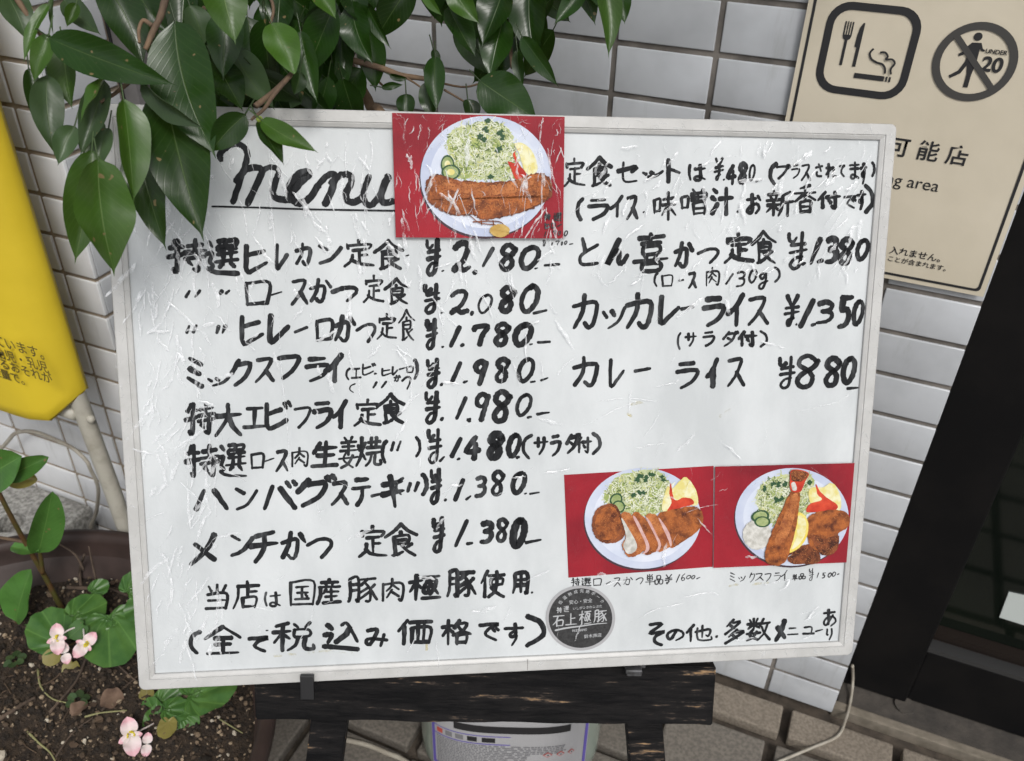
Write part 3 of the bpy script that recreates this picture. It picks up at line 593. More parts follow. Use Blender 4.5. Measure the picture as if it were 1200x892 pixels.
for ln in """set meal name, first row|特39.2,93.7,68.9,93.5,67.7,119.2,37.8,119.3 選67.1,93.5,92.8,93.3,91.7,121,65.8,121.1 ヒ95.1,97.6,113.1,97.5,112.3,119,94.2,119.1 レ117.4,96.8,128,96.7,127.4,117,116.7,117.1 カ131.8,96.1,144.3,96,143.8,113.8,131.2,113.8 ン148.7,97.2,167.6,97,167.3,113,148.3,113.1 定167.7,93.2,191.8,93,191.5,114.8,167.2,114.9 食189.3,93,213.6,92.8,213.3,116.6,188.9,116.7 .214.1,104.4,217.3,104.3,217.3,106.3,214.1,106.3
set meal name, second row|〃50.5,131.3,62.8,131.2,62.5,138.2,50.2,138.3 〃75.1,131.2,83.8,131.2,83.6,135.7,74.9,135.7 ロ94,124.8,114,124.7,113.2,144.6,93.2,144.6 ー113.1,132.4,121.8,132.4,121.7,136.3,112.9,136.3 ス127.8,123.4,141.7,123.4,141.1,144,127.1,144 か141.7,122.7,159.4,122.7,158.9,142,141.1,142.1 つ157.4,128.5,178.4,128.4,178.2,141.4,157,141.4 定181.8,120,198.5,119.9,198.2,142,181.4,142 食197.2,121.9,217.2,121.8,217,143.3,196.8,143.3
set meal name, third row|〃49.8,157.4,59,157.4,58.7,165.2,49.4,165.1 〃71.5,157.5,80.2,157.5,79.8,165.3,71.1,165.2 ヒ89.8,150.4,108,150.4,107.1,173.2,88.9,173.1 レ110.6,149.2,127.6,149.2,126.8,172.7,109.7,172.6 ー129.2,158.9,140.6,159,140.5,164.8,129,164.8 ロ145.2,153.7,159.3,153.8,158.9,171.5,144.7,171.4 か158.7,149.9,176.7,149.9,176.3,172.3,158.2,172.2 つ175.3,157.1,191.4,157.1,191.2,173,175,172.9 定191.6,149.2,207.8,149.3,207.5,170.4,191.2,170.3 食207.8,146,221.5,146,221.3,171.1,207.5,171.1
mixed fry row|ミ49.1,182,62.8,182.1,61.6,207,47.8,206.9 ツ63.4,196.5,80.9,196.7,80.5,205.9,62.9,205.7 ク80.9,183.5,97.9,183.6,97,206.1,79.9,205.9 ス99.2,183,115,183.1,114.3,203.6,98.4,203.4 フ115.7,181.1,133.6,181.3,133,201.1,115,201 ラ136.1,182.6,155.4,182.7,154.8,203.4,135.5,203.2 イ150.3,179.4,166.4,179.5,165.9,204.2,149.7,204
small note in brackets after the mixed fry row|（167.4,191.5,171.3,191.5,171.1,201.5,167.2,201.5 エ171.3,191.5,179.8,191.6,179.6,200.3,171.2,200.2 ビ179.9,187.6,191,187.6,190.8,197.7,179.7,197.6 .188.9,195.7,191.5,195.7,191.5,197,188.8,197 ヒ194.8,191.7,202.7,191.8,202.6,198.5,194.7,198.4 レ202.7,190.4,208,190.5,207.9,197.9,202.6,197.8 ー208,191.1,213.9,191.2,213.9,193.9,207.9,193.8 ロ213.9,190.5,219.8,190.6,219.8,196.6,213.8,196.6 ）219.2,184.5,223.8,184.5,223.7,202.1,219.1,202 か203.9,197.2,209.9,197.2,209.8,203.3,203.9,203.2 つ209.9,198.6,217.8,198.6,217.7,209.5,209.7,209.4 （169.8,203.5,175,203.6,174.8,211.7,169.6,211.6 〃187.5,201.7,199.3,201.8,199.2,208.6,187.3,208.5
large shrimp fry row|特45.4,216.7,69.3,217,68.1,243.1,44.1,242.7 大67.4,217.7,89.5,218,88.4,245.5,66.1,245.1 エ88.8,220.6,107.3,220.9,106.6,239.1,88,238.8 ビ105.5,216.2,126.7,216.5,126,239.4,104.7,239 フ127.2,221.2,140.8,221.4,140.2,239.7,126.6,239.4 ラ140.9,217.3,157.1,217.5,156.5,240.6,140.2,240.3 イ155.8,215.5,168.9,215.7,168.3,240.8,155.2,240.6 定172.8,215.7,195.1,216,194.8,239.2,172.3,238.8 食189.9,211.2,213.7,211.5,213.4,237.5,189.5,237.1
ginger pork row|特43.7,249.4,71.6,250,70.4,277.2,42.3,276.5 選69.1,249.2,91.4,249.7,90.3,277.7,67.8,277.1 ロ93,257.8,104,258.1,103.5,271.8,92.5,271.5 ー103.2,261.5,111.6,261.7,111.5,265.8,103.1,265.6 ス111.8,255.5,122.8,255.7,122.2,274.3,111.2,274 肉124.2,253.7,137.2,253.9,136.7,270.5,123.7,270.2 生139.3,248.5,161.6,248.9,161.1,271.7,138.7,271.2 姜160.4,245.5,176.8,245.8,176.3,272.7,159.7,272.4 焼173.5,245.7,194.7,246.1,194.3,271.8,173,271.3 （193.3,248.8,199.3,248.9,199,269.1,193,268.9 〃200.6,249.7,210,249.8,209.8,259.5,200.5,259.4 ）220,246.6,225.4,246.6,225.3,264.8,219.9,264.6
hamburg steak row|ハ48.9,284.9,76.4,285.6,75.6,305,47.9,304.2 ン80.3,285,98.4,285.5,97.7,304.9,79.5,304.4 バ101.3,278.6,129.3,279.3,128.5,305.8,100.3,305 グ126.8,275.1,159.6,275.8,159,304.6,125.9,303.6 ス153.5,282,168.8,282.3,168.3,303.4,153,303 テ169.5,278.9,186.2,279.3,185.7,304.6,169,304.1 ー184.6,291.9,195.3,292.1,195.3,296.4,184.5,296.1 キ192.2,276.6,212.4,277.1,212.1,306.1,191.8,305.5 （204.2,279.7,211.6,279.9,211.5,295.4,204.1,295.2 〃213,283.4,223.8,283.7,223.7,293.6,212.9,293.3 ）224.5,276.7,230.6,276.8,230.5,296.6,224.4,296.5
minced cutlet row|メ43.8,320.7,65.8,321.4,64.4,349.6,42.4,348.8 ン74.8,323.1,93.7,323.7,92.9,342.9,73.9,342.2 チ88.6,320.1,112.8,320.8,111.8,349.2,87.4,348.4 か113.4,321.6,134.6,322.2,133.8,347.2,112.6,346.4 つ133.1,327.9,154.4,328.6,153.9,347.2,132.5,346.4 定174.1,318.5,198.3,319.2,197.9,348.1,173.5,347.2 食194.3,317,222.8,317.8,222.6,347.5,193.9,346.5
note on domestic pork|当54,363.5,71.6,364.2,70.7,386.5,52.9,385.7 店75,361.5,96.8,362.3,95.8,387.6,74,386.7 は99.1,371.8,113,372.4,112.6,386.2,98.6,385.5 国119.3,363.2,139.4,364,138.8,386.6,118.6,385.7 産140.1,361.8,161,362.7,160.5,386.8,139.5,385.9 豚164.4,362.1,189.5,363,189.2,385.8,163.9,384.7 肉192.3,363.9,210.1,364.6,209.9,385.9,191.9,385.2 極213.6,361,241.2,362.1,241.1,386.5,213.3,385.3 豚244,359.2,269.8,360.2,269.9,384.7,243.9,383.6 使271.9,359.6,293.7,360.4,294,386.5,272,385.6 用298,362.8,312.9,363.3,313.2,383.5,298.2,382.9 .314.6,380.6,316.7,380.7,316.8,382.9,314.6,382.8
tax note in brackets|（39.7,401.8,50.1,402.3,49.1,424.2,38.5,423.7 全51,398,81.4,399.4,80.3,425.8,49.7,424.3 て84.9,409.8,101.6,410.6,101.1,424.6,84.4,423.8 .99.2,404.6,101.9,404.7,101.8,406.2,99.1,406.1 税104.1,397.5,139.1,399.1,138.3,426.5,103.1,424.7 込143.8,400,175.2,401.4,174.7,427.6,143.1,426 み177.8,406.8,197.8,407.7,197.6,425,177.5,424 価204.2,399.8,234.1,401.1,234,425.2,203.9,423.8 格239.7,401.4,266.4,402.6,266.5,426.8,239.6,425.5 で270.7,406.5,289.2,407.4,289.3,424.1,270.8,423.2 す292,406.8,309.9,407.6,310.2,429.8,292.2,428.9 ）309.9,400.7,327.1,401.5,327.7,431.4,310.3,430.5
price of the first row|Y229.1,91.4,242,91.3,241.9,121.1,228.9,121.1 .241.3,115.8,243.9,115.8,243.9,117.8,241.3,117.8 2249.2,93.8,264.8,93.7,264.9,119,249.1,119.1 ,265.5,115.7,268.8,115.7,268.9,120.3,265.6,120.3 1272,98.1,282.6,98.1,282.7,114.3,272.1,114.4 8285.2,94.8,301.1,94.7,301.3,117.5,285.4,117.6 0301.1,96.6,318.4,96.5,318.7,116.1,301.3,116.2 .313.3,113.5,316.6,113.5,316.7,115.5,313.3,115.5 -320.6,110.2,334,110.1,334.1,113.4,320.7,113.5
price of the second row|Y227.5,125.7,241.3,125.6,241.2,150.6,227.4,150.6 .240.5,148,243.2,148,243.2,150,240.5,150 2247.1,130.8,263.6,130.8,263.7,151.3,247.1,151.3 ,263,147.3,267,147.3,267,152,263,152 0268.9,134.1,281.5,134.1,281.6,150,269,150 8285.5,127.5,300.1,127.4,300.4,150,285.6,150 0301.4,126.1,318.9,126.1,319.3,150,301.7,150 -312.5,146,324.6,146,324.7,150.7,312.5,150.7
price of the third row|Y228.7,152.6,239.2,152.6,239.1,178.6,228.5,178.5 .241.1,174.6,243.8,174.6,243.7,176.6,241.1,176.6 1247.1,158.6,257,158.6,257.1,176.7,247.1,176.6 .255.7,172.7,259.7,172.7,259.7,176,255.7,176 7265,158,279,158,279.1,176.1,265.1,176.1 8281.7,156,296.4,156,296.7,176.2,281.8,176.2 0297.1,156.7,313.3,156.8,313.6,175.7,297.3,175.6 .310.1,172.9,313.5,173,313.6,175,310.2,175 -316.2,170.9,327.8,171,327.9,173.7,316.3,173.6
price of the mixed fry|Y229.1,183.9,241.1,184,241,209.1,229,208.9 .239.7,203.6,243,203.6,243,207,239.7,207 1247.7,186.7,257.7,186.8,257.7,205.8,247.7,205.7 .257.7,201.7,262.4,201.8,262.5,205.2,257.7,205.2 9266.4,185.5,278.5,185.6,278.7,207.4,266.5,207.3 8282.5,183.6,296.7,183.7,297,205.6,282.7,205.4 0300.1,183.7,315.8,183.8,316.1,205.1,300.4,204.9 .311.3,203,316.1,203,316.1,205.1,311.3,205 -319.4,200.3,326.3,200.4,326.4,203.8,319.5,203.8
price of the shrimp fry|Y227.6,209.6,241,209.7,240.9,237.9,227.5,237.7 .239.6,231,243.6,231,243.6,235.2,239.6,235.1 1251.7,214.7,261.8,214.8,261.8,234.8,251.7,234.6 .261.2,232,265.2,232.1,265.2,236.2,261.2,236.2 9267.2,211.4,280.7,211.6,280.9,237.2,267.3,237 8280.7,209.5,297.7,209.7,298,238.2,280.9,237.9 0299.1,212.5,314.2,212.7,314.5,232.8,299.3,232.6 .308.9,231.3,313.7,231.4,313.8,234.2,309,234.1 -316.5,228,328.2,228.1,328.3,231.6,316.5,231.5
price of the ginger pork|Y229.5,239.8,242.2,240,242.2,270.7,229.3,270.4 .238.8,262.9,244.2,263,244.2,268.7,238.8,268.5 1247.6,247.7,257.8,247.9,257.8,266.1,247.6,265.9 .253,264.6,256.4,264.7,256.5,267.5,253,267.4 4258.5,246.5,273.4,246.8,273.6,268.6,258.5,268.3 8277.5,244.1,291.9,244.3,292.1,267.6,277.7,267.3 0292.6,245.1,305.7,245.3,305.9,266.5,292.8,266.2 .300.4,264.2,304.5,264.3,304.6,267.1,300.4,267.1
salad note after the ginger pork price|（305,246,314.7,246.2,315,268.1,305.3,267.9 サ314.7,248.3,327.2,248.5,327.5,264.8,314.9,264.5 ラ327.9,247.1,337.6,247.3,338,266.4,328.2,266.2 ダ340.4,245.9,354.4,246.1,354.8,264.6,340.8,264.3 付348.8,248.9,362.9,249.1,363.3,264.1,349.2,263.8 ）362.1,245.6,370.5,245.7,371.1,265.7,362.6,265.5
price of the hamburg steak|Y231.3,272.6,242.1,272.8,242.1,304.1,231.1,303.8 .242.8,298.4,245.5,298.4,245.5,301.3,242.8,301.2 1250.3,281.5,259.9,281.7,259.9,302.4,250.3,302.1 .259.9,296,265.4,296.1,265.4,301.1,259.9,301 3266.7,279.8,277.7,280,277.9,299.3,266.8,299 8279.8,275.1,293.6,275.4,293.8,299,279.9,298.7 0296.4,276.9,310.3,277.2,310.5,297.3,296.6,296.9 .307.7,295.1,310.5,295.2,310.5,297.3,307.7,297.2 -311.9,294.5,321,294.7,321.1,297.6,311.9,297.4
price of the minced cutlet|Y233.1,313.1,244.8,313.5,244.7,345.3,233,344.9 1250.3,315.8,263.4,316.2,263.5,340.9,250.3,340.4 .260.7,335.7,266.9,335.9,266.9,338.8,260.7,338.6 3271,317.9,283.5,318.2,283.7,338.6,271.1,338.2 8284.2,315.4,296.8,315.7,297,338.4,284.4,337.9 0296.8,316.5,310.8,316.9,311.2,342.5,297.1,342 -309,334.4,323.1,334.8,323.2,340,309,339.5
set price note at the top right|定334.4,30.1,352.2,29.8,352.8,52.7,334.8,53 食351.5,28.5,373.5,28.1,374.3,52.4,352.1,52.7 セ375.6,32.5,393.1,32.2,393.7,48.2,376.1,48.5 ツ396,38.5,413.6,38.2,413.9,45.3,396.3,45.6 ト415.3,29.2,427.5,28.9,428.4,48.9,416.1,49.1 は432.5,33.3,447.5,33.1,448.2,46.7,433.1,46.9 y452.8,27.8,461.7,27.6,462.7,46.4,453.8,46.6 .461.2,43.9,463.3,43.8,463.4,45.8,461.3,45.8 4463.4,32.8,472.3,32.6,473.3,49.5,464.3,49.7 8473,31.3,481.3,31.1,482.3,48.1,473.9,48.2 0481.4,32.4,487.6,32.3,488.4,45.4,482.1,45.5 .487.7,44.7,490.5,44.7,490.6,46.6,487.8,46.7 .491.8,43.3,493.9,43.3,494,45.3,491.9,45.3 （498,30.8,505.7,30.7,506.9,49,499.2,49.1 プ503.6,32,516.3,31.8,517.1,44.2,504.5,44.4 ラ516.3,31.8,524,31.7,524.8,43.5,517.1,43.6 ス524,31.7,533.2,31.5,534.2,45.3,525,45.4 さ535.9,30.8,543,30.6,543.9,41.8,536.8,41.9 れ544.4,30.6,554.4,30.4,555.4,42.9,545.4,43.1 て555.9,31.7,561.6,31.6,562.4,41.5,556.7,41.6 ま564.2,28.9,573.5,28.8,574.7,43.3,565.4,43.4 す572.8,29.4,580,29.3,581.5,47.2,574.4,47.3 ）582.8,28.6,586.4,28.5,587.5,41.1,583.9,41.1
side dish note at the top right|（345,59.9,351.7,59.8,352.1,78.6,345.4,78.6 ラ353.7,60.4,371.1,60.2,371.7,77.7,354.1,77.9 イ370.4,57.6,382.5,57.4,383.1,75.6,370.9,75.7 ス383.9,58,394.7,57.9,395.4,77.4,384.5,77.5 .397.9,69.6,399.9,69.5,400,71.5,397.9,71.5 味405.5,54.5,424.6,54.2,425.6,77.1,406.4,77.3 噌427.2,51.6,449.2,51.2,450.3,72.9,428.2,73.1 汁451.2,49.9,471.2,49.6,472.6,73.3,452.4,73.5 .473.7,67.9,475.8,67.9,475.9,70.6,473.8,70.6 お480.6,54.7,493.9,54.5,495,71.7,481.6,71.8 新496.5,51.8,520.5,51.4,522,73.3,497.9,73.6 香519.5,47.5,538.6,47.2,540.3,70.4,521.1,70.7 付538.9,51.8,559.6,51.5,560.9,66.8,540.1,67.1 で561.4,55.5,572.9,55.3,573.8,66,562.2,66.2 す571.8,50.7,581.1,50.5,582.6,67.2,573.2,67.4 ）577.8,45.9,587.2,45.8,589.4,70.5,580,70.6
cutlet set row on the right|と347.7,90.3,364.6,90.2,365.3,113.3,348.3,113.4 ん368.7,90.2,388.4,90,389.2,113.1,369.4,113.2 喜390.3,86,419.8,85.7,421.2,117.7,391.4,117.8 か423.5,92.3,440.8,92.2,441.9,114.2,424.5,114.3 つ442.5,97.5,461.3,97.3,462.1,110.8,443.1,110.9 定463.5,85.3,490.2,85,491.7,110.6,464.9,110.7 食485.8,83.1,508.4,82.9,510.3,110.5,487.5,110.6
price of the cutlet set on the right|Y517,83.4,534.1,83.3,536.5,115.1,519.2,115.2 .530.2,108.3,534.5,108.3,534.7,111,530.4,111.1 1535.2,88,546.7,87.9,548.4,111,536.9,111 .543,105.5,549.5,105.5,549.8,109.6,543.3,109.6 3548.1,87.9,560.4,87.7,562.2,110.2,549.8,110.3 8559.6,87.7,574.9,87.6,576.9,111.5,561.5,111.6 0574.2,89,587.3,88.9,588.9,107.3,575.8,107.4
weight note in brackets|（408.6,117.1,412.8,117,413.3,129.1,409.1,129.2 ロ415,119,424.7,119,425.1,129.1,415.4,129.1 ー429,122.4,433.9,122.3,434,124.4,429.1,124.4 ス436.4,116.9,444.1,116.9,444.8,130.4,437.1,130.4 肉450.9,112.8,462.2,112.8,463,128.3,451.7,128.4 1467.4,117.5,474.4,117.4,475,127,467.9,127 3475.7,115.4,484.2,115.4,485,129,476.5,129 0486.3,114,494.1,114,494.8,125.5,487,125.6 g494.3,116.7,503.5,116.6,504.5,131,495.1,131 ）507.5,111.9,513.2,111.8,514.1,125.5,508.4,125.5
cutlet curry row|カ343.3,133.3,364.5,133.3,365.3,163,344,162.9 ツ367.5,143.4,387.5,143.4,388.2,163.1,368.1,163 カ385.7,132.6,408.6,132.5,409.8,163.1,386.8,163.1 レ413.5,134.5,431.7,134.5,432.8,159.1,414.5,159 ー431.4,143.4,443.3,143.4,443.5,147.5,431.6,147.4 ラ448.6,135.9,468.4,135.8,469.8,161.3,449.9,161.2 イ468.2,133.1,484.6,133.1,486.3,161.3,469.8,161.3 ス486.2,135.8,505.5,135.8,507.1,160.7,487.6,160.6
price of the cutlet curry|y516.9,133.7,531.3,133.7,533.3,161.5,518.7,161.4 .528.6,157.3,530.8,157.3,531,160.1,528.8,160 1529.4,137.1,544.6,137.1,546.5,162.9,531.2,162.8 .541.7,157.3,546.9,157.3,547.1,160.8,542,160.8 3544,138.5,560.8,138.5,562.4,159.4,545.5,159.4 5561.9,134.3,578,134.3,580.4,163,564.2,163 0575.4,137.8,587.2,137.8,589.1,160.2,577.2,160.2
salad note under the curry row|（429.5,164.6,433.8,164.6,434.5,179.8,430.2,179.8 サ435.9,164.6,446.5,164.6,447.1,177.1,436.5,177 ラ450.7,164,461.4,164,462.1,177.2,451.4,177.1 ダ467,163.3,482.1,163.4,482.9,177.3,467.8,177.2 付479.9,163.4,497.2,163.4,498,177.4,480.7,177.3 ）498.6,163.4,505.8,163.5,506.8,178.1,499.5,178.1
curry rice row|カ344.5,183.4,365.9,183.5,366.7,209.8,345.1,209.6 レ374.3,185.6,388.3,185.7,389.1,210.1,375.1,209.9 ー394.8,192.7,410.3,192.8,410.5,197.7,395,197.6 ラ429.2,188.1,449.1,188.3,450.3,212.2,430.2,211.9 イ453.9,185.5,466.1,185.6,467.5,211.7,455.3,211.5 ス471.9,185.6,488.4,185.8,490,211.2,473.3,211
price of the curry rice|Y515.9,184.5,531.3,184.6,533.3,213.1,517.8,213 8529.7,182.5,552.4,182.7,554.8,213.4,531.8,213.1 8554.8,184.8,571.9,184.9,574.1,212.2,556.9,212 0569.6,184.9,584.5,185,586.6,209.4,571.6,209.3 -576.9,210.8,588.2,210.9,588.4,213.8,577.2,213.6
closing note at the bottom right|そ415.3,412.4,431.7,413.1,432.7,435.8,416.2,435 の432,419.3,447.8,420.1,448.3,431.8,432.5,431.1 他448.3,415.4,472.5,416.5,473.4,433.9,449.1,432.7 .475.3,426.9,478.4,427,478.6,430.2,475.5,430 多482.2,412.3,501.2,413.1,502.7,437.7,483.5,436.7 数502,412.4,525,413.4,526.5,435.6,503.3,434.5 メ527.4,414.3,539,414.8,540.5,437.1,528.9,436.5 ニ539.6,422.8,550.5,423.3,551,431.2,540.1,430.7 ュ553.5,422.6,565.3,423.2,565.9,431.2,554.1,430.6 ー565.4,425.6,573.3,425.9,573.5,429.1,565.7,428.8 あ571,406.8,584.4,407.4,585.8,424.9,572.4,424.3 り575.6,425.2,581.9,425.5,582.8,437.6,576.5,437.3
caption under the left lower photo|特348.1,369.9,356,370.2,356.3,378.5,348.3,378.2 選356.8,370.2,365.5,370.6,365.7,378.1,357,377.8 ロ366.9,371.4,374.2,371.7,374.4,378.5,367.1,378.2 ー377.9,374.1,382.3,374.2,382.4,377.3,378,377.1 ス384.4,371.3,391,371.6,391.2,379.9,384.6,379.6 か392.4,370.9,401.2,371.2,401.5,378.8,392.7,378.4 つ403.4,372,410.1,372.3,410.3,378.4,403.7,378.1 単411.4,369.3,419.5,369.6,419.9,379.5,411.8,379.2 品419.6,370.4,426.9,370.7,427.3,379.1,419.9,378.8 y428.4,370,435.1,370.2,435.5,379.4,428.8,379.1 1438,370.3,441.8,370.5,442.1,378.1,438.4,378 6442.5,369.7,446.2,369.9,446.5,376.8,442.8,376.6 0447,371.4,451.5,371.6,451.7,375.4,447.2,375.3 0451.5,371.6,455.2,371.8,455.4,375.6,451.7,375.4 -456,373.3,459.8,373.5,459.9,375.8,456.1,375.6
caption under the right lower photo|ミ485.1,370.6,490.4,370.8,490.9,379.3,485.6,379.1 ツ492.9,374,499.7,374.2,500,379.6,493.2,379.4 ク502.5,371.3,507.9,371.5,508.4,380.7,503.1,380.5 ス507.9,372.2,515.5,372.5,516,379.5,508.3,379.2 フ516.3,372.6,522.4,372.8,522.9,380.5,516.8,380.3 ラ524.6,372.1,530.8,372.3,531.3,380.9,525.2,380.6 イ530.6,370,536.7,370.2,537.4,380.3,531.3,380.1 単540.8,374.3,546.2,374.5,546.7,380.7,541.3,380.5 品546.9,373.7,553.1,374,553.5,379.4,547.3,379.2 Y555.9,369.4,560.5,369.6,561.4,381.3,556.7,381.1 1563.1,373.6,565.4,373.7,565.8,379.1,563.5,379 5567.7,373.7,571.6,373.9,572.1,379.4,568.2,379.2 0573.2,373.9,577.1,374.1,577.4,378.8,573.5,378.6 0577,373.3,580.9,373.5,581.3,378.2,577.4,378 -581.8,375.1,584.1,375.1,584.3,376.7,581.9,376.6
small price under the top photo|Y319.6,92.5,322.3,92.5,322.4,97.7,319.7,97.8 1326.4,94.4,327.7,94.4,327.7,97,326.4,97.1 7329.7,93.1,333,93.1,333.1,97,329.7,97 0333.7,93.7,335.7,93.7,335.8,97,333.8,97 0336.4,93.1,339.1,93,339.1,96.3,336.4,96.3 -340.4,95,343.8,95,343.8,96.3,340.5,96.3
small words on the top photo|特319.3,72.5,324.6,72.4,324.7,77.6,319.4,77.6 選326.6,71.7,333.2,71.7,333.4,78.1,326.7,78.2 ヒ320.1,79.6,324.1,79.5,324.2,84.1,320.2,84.1 ロ324.7,79.5,328.7,79.5,328.8,84,324.8,84 ー329.4,80.1,333.4,80.1,333.5,82.7,329.5,82.7 1319.5,86,321.5,86,321.6,90.6,319.6,90.6 7326.2,85.3,329.5,85.3,329.6,89.2,326.3,89.2 0330.2,85.3,332.9,85.3,332.9,89.2,330.3,89.2 0334.9,85.2,338.2,85.2,338.3,89.8,335,89.8""".split('\n'):
    lab, body = ln.split('|', 1); mb = MB(); small = ('caption' in lab) or ('small price' in lab) or ('small words' in lab)
    h0 = 2.3 if 'on the top photo' in lab else -4.1
    for it in body.split():
        ch = it[0]; q = [float(x) for x in it[1:].split(',')]
        hh = math.hypot(q[6] - q[0], q[7] - q[1]); ww = math.hypot(q[2] - q[0], q[3] - q[1])
        wd = min(4.6, max(1.0, .18 * max(hh, ww if ch not in 'ー-' else 0)))
        if ch in '0123456789' and hh > 16: wd = min(5.4, hh * .235, ww * .40)
        if ch == 'Y' or ch == 'y': wd = min(3.7, hh * .145)
        if ch in DENSE: wd = min(wd * (.84 if hh > 24 else .66), ww * .145)
        if ch in '.,': wd = max(hh, .8) * .9 if hh < 5 else 2.6
        if ch in 'ー-': wd = min(3.2, max(.8, ww * .22))
        if not small: wd = max(wd, 1.7)
        if ch == '〃': wd = 2.7
        if small: wd = 1.05
        place(mb, ch, q, wd, h0)
    o = mb.build('handwriting', INKT if small else INK, board); o['label'] = 'handwritten ' + lab
mb = MB()
for st, w_ in (('81,36.5 80.6,33.8 82.8,30.4 88.4,26.2 94.5,25.6 99.2,29.2 99.6,35.9 95.3,48.1 88.4,67.2', 5.6), ('91.5,51.8 97.9,44.2 104.7,42.1 110.1,44.2 105.4,55.3 98.8,68.3', 5.6), ('108.1,49.1 112.6,42.9 118.2,41.6 122,44.6 119.3,52.6 117.5,60 120.4,64.3 129.7,65.1', 4.9),
               ('129.9,59.9 138.8,51.1 144.1,45.8 139,45.2 132.6,49.9 129.3,57.4 131.6,64.8 136.4,67.5 143.4,64 150.5,54', 5.0), ('149.8,54.6 157.5,46.8 163.1,46.7 160.4,56.9 155.1,68', 5.6), ('159.9,52.2 167.5,46.3 173.7,46.5 174.6,51.7 170.7,59.3 171.5,64.9 177.1,66 183.5,61.8', 5.0),
               ('187.8,47.2 183.5,59.1 185.3,66.8 190.3,67.2 197.5,57.6 201.7,46.3', 4.9), ('202,46.9 196.8,58.9 198,65.8 205.6,65', 4.9), ('73.7,70.5 104.8,70.9 141.9,71.7 179.5,71.9 208.1,72', 1.9)):
    ribbon(mb, [[float(x) for x in p.split(',')] for p in st.split()], w_, -4.1 + .013 * len(mb.v) / 20, .8)
o = mb.build('handwriting', INK, board); o['label'] = 'large cursive English heading word with an underline'
# --- film creases: raised strips coloured white as the highlights on the clear wrap
cr = MB(); PR1_ = [[float(x) for x in p.split(',')] for p in '204.5,5.6 335,-0 337,92.4'.split()]; PR1 = (PR1_[0][0], PR1_[2][0], PR1_[2][1])
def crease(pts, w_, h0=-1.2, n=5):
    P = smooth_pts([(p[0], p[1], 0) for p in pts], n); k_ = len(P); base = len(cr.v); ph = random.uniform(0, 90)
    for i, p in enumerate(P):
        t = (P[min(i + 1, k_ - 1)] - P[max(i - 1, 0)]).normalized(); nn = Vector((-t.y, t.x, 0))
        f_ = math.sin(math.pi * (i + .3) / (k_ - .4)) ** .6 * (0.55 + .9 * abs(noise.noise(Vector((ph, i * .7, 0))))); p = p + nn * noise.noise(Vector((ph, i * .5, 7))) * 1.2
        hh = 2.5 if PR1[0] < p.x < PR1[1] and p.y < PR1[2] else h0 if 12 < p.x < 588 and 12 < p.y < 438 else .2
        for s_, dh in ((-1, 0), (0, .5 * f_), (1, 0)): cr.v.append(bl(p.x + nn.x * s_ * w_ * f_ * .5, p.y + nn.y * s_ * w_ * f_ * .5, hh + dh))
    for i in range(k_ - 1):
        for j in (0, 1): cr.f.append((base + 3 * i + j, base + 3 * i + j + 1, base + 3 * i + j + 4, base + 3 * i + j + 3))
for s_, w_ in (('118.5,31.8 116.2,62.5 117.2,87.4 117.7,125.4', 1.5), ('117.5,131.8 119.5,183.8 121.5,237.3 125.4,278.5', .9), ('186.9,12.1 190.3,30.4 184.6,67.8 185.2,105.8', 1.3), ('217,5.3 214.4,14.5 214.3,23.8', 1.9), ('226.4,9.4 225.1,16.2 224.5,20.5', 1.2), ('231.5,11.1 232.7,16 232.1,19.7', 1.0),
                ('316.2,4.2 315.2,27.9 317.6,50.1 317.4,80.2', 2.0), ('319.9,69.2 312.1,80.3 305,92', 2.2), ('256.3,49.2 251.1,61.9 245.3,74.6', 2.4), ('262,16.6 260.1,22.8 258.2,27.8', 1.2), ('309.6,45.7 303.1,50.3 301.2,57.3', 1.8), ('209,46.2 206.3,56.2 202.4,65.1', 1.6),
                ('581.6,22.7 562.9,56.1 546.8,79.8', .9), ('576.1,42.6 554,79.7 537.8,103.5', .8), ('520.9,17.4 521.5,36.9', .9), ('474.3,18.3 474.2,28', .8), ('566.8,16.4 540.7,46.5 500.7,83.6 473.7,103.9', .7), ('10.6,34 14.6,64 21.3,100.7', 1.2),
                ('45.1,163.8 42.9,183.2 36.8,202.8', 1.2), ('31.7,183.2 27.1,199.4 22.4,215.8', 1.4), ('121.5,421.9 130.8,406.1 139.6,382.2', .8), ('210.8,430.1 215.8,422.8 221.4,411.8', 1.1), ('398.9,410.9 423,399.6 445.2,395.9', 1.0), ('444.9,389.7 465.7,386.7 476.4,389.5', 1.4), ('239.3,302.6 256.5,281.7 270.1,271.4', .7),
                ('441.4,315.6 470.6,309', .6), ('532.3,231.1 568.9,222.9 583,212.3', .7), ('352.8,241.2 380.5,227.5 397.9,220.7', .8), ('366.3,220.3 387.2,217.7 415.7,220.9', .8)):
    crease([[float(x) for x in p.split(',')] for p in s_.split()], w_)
random.seed(11)
